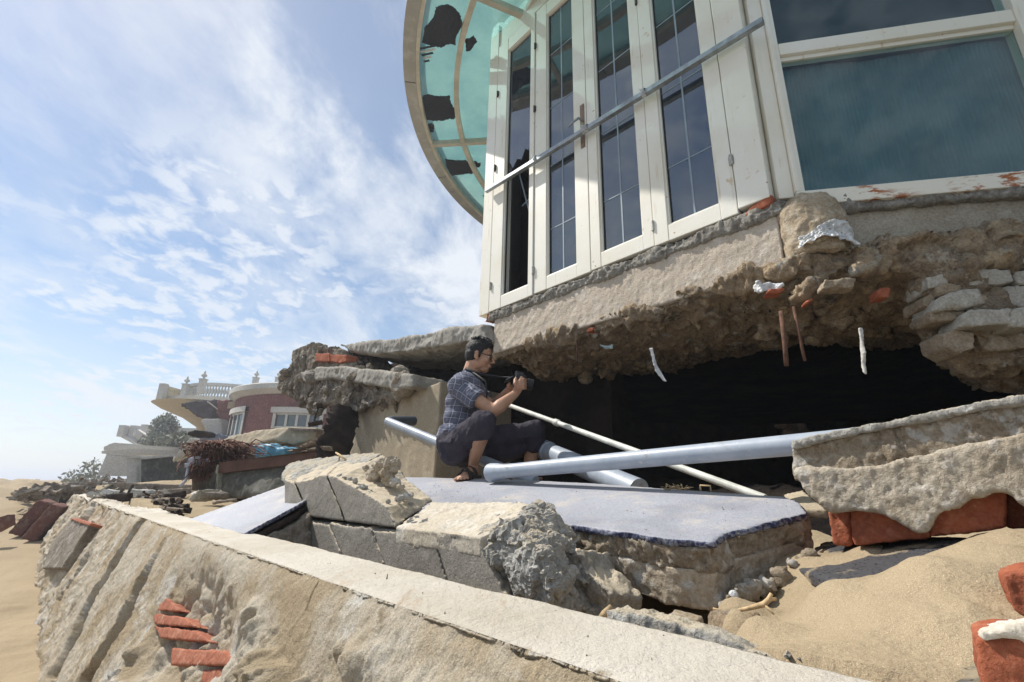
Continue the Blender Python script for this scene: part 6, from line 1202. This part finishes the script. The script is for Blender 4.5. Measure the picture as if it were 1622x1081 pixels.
for k, (pl, d, m_, lb) in enumerate([([(570, 968), (620, 945), (665, 898), (700, 900), (640, 975)], 5.6, 'stone', 'left of the two leaning slabs at the foot of the dark wall'), ([(670, 900), (770, 925), (745, 960), (650, 970), (700, 900)], 5.5, 'rubble', 'right, darker of the two leaning slabs at the foot of the dark wall'), ([(165, 940), (215, 895), (300, 905), (320, 940)], 7.8, 'white_dirty', 'pale pointed stone among the splinters')]):
    tag(poly(None, 'leaning_stone', M[m_], pl, (.10, .2, 0), vox=.02, d=d, layers=((.02, 5, 3, 0), (.01, 15, 3, 1)), seed=k), lb, 'stone')
# a field of small debris nobody could count
rs = np.random.RandomState(11)
def debris(name, lbl, n, fn, mats, smin, smax, long=.35):
    for mi, m_ in enumerate(mats):
        mb = MB()
        for i in range(n):
            c = fn(rs); s = rs.uniform(smin, smax); a = rs.randn(3)*np.array([1, 1, .35]); a /= np.linalg.norm(a); b = np.cross(a, rs.randn(3)); b /= np.linalg.norm(b); c_ = np.cross(a, b); L_ = s*(3.5 if rs.rand() < long else 1.2)
            mb.box(c, a*L_, b*s*rs.uniform(.3, .9), c_*s*rs.uniform(.2, .6))
        kind(mb.build(name, M[m_], None), 'stuff', lbl[mi], 'debris')
def f1(rs): x = rs.uniform(0, 640); d = rs.uniform(7.5, 17); k = (17-d)/9.5; y = 838+k*118+rs.uniform(-14, 10); return AZ(x*(.5+.5*k) if d < 10 else x, min(y, 985), d)
debris('ground_debris', ['splinters of wood strewn before the far walls', 'pale broken bits strewn before the far walls', 'brown rubble strewn before the far walls', 'broken mossy concrete bits strewn before the far walls'], 620, f1, ['wood', 'white_dirty', 'rubble', 'far_wall'], .012, .05)
def f2(rs): k = rs.rand(); x = 340+200*k+rs.uniform(-20, 30); y = 945+95*k+rs.uniform(-28, 6); return AZ(x, y, 7.6-3.5*k)
debris('edge_debris', ['splinters along the inland side of the parapet', 'dark twigs along the inland side of the parapet'], 130, f2, ['wood', 'wood_dark'], .006, .022, .6)
def f3(rs): x = rs.uniform(-40, 130); y = 795+rs.uniform(-8, 8)-(x+40)*.25; return at(60+x*.75, 782-x*.1+rs.uniform(-6, 8), rs.uniform(12, 22))
debris('dune_debris', ['driftwood and rubbish heaped along the far dune line', 'brown rubble heaped along the far dune line'], 420, f3, ['wood', 'rubble'], .02, .07, .5)
# sea air between here and the far ruins
def hbox(x0, x1, y0, y1, z0, z1): return MB().box(((x0+x1)/2, (y0+y1)/2, (z0+z1)/2), ((x1-x0)/2, 0, 0), (0, (y1-y0)/2, 0), (0, 0, (z1-z0)/2))
hm = bpy.data.materials.new('sea_haze'); hm.use_nodes = True; hm.node_tree.nodes.clear(); ho = hm.node_tree.nodes.new('ShaderNodeOutputMaterial'); hv = hm.node_tree.nodes.new('ShaderNodeVolumePrincipled')
hv.inputs['Color'].default_value = (.86, .91, 1, 1); hv.inputs['Density'].default_value = .0032; hv.inputs['Anisotropy'].default_value = .35; hm.node_tree.links.new(hv.outputs[0], ho.inputs['Volume'])
hz = hbox(-4500, 4500, -4500, 4500, -9, 9).build('haze', hm); kind(hz, 'stuff', 'pale sea haze veiling the far ruins', 'haze')
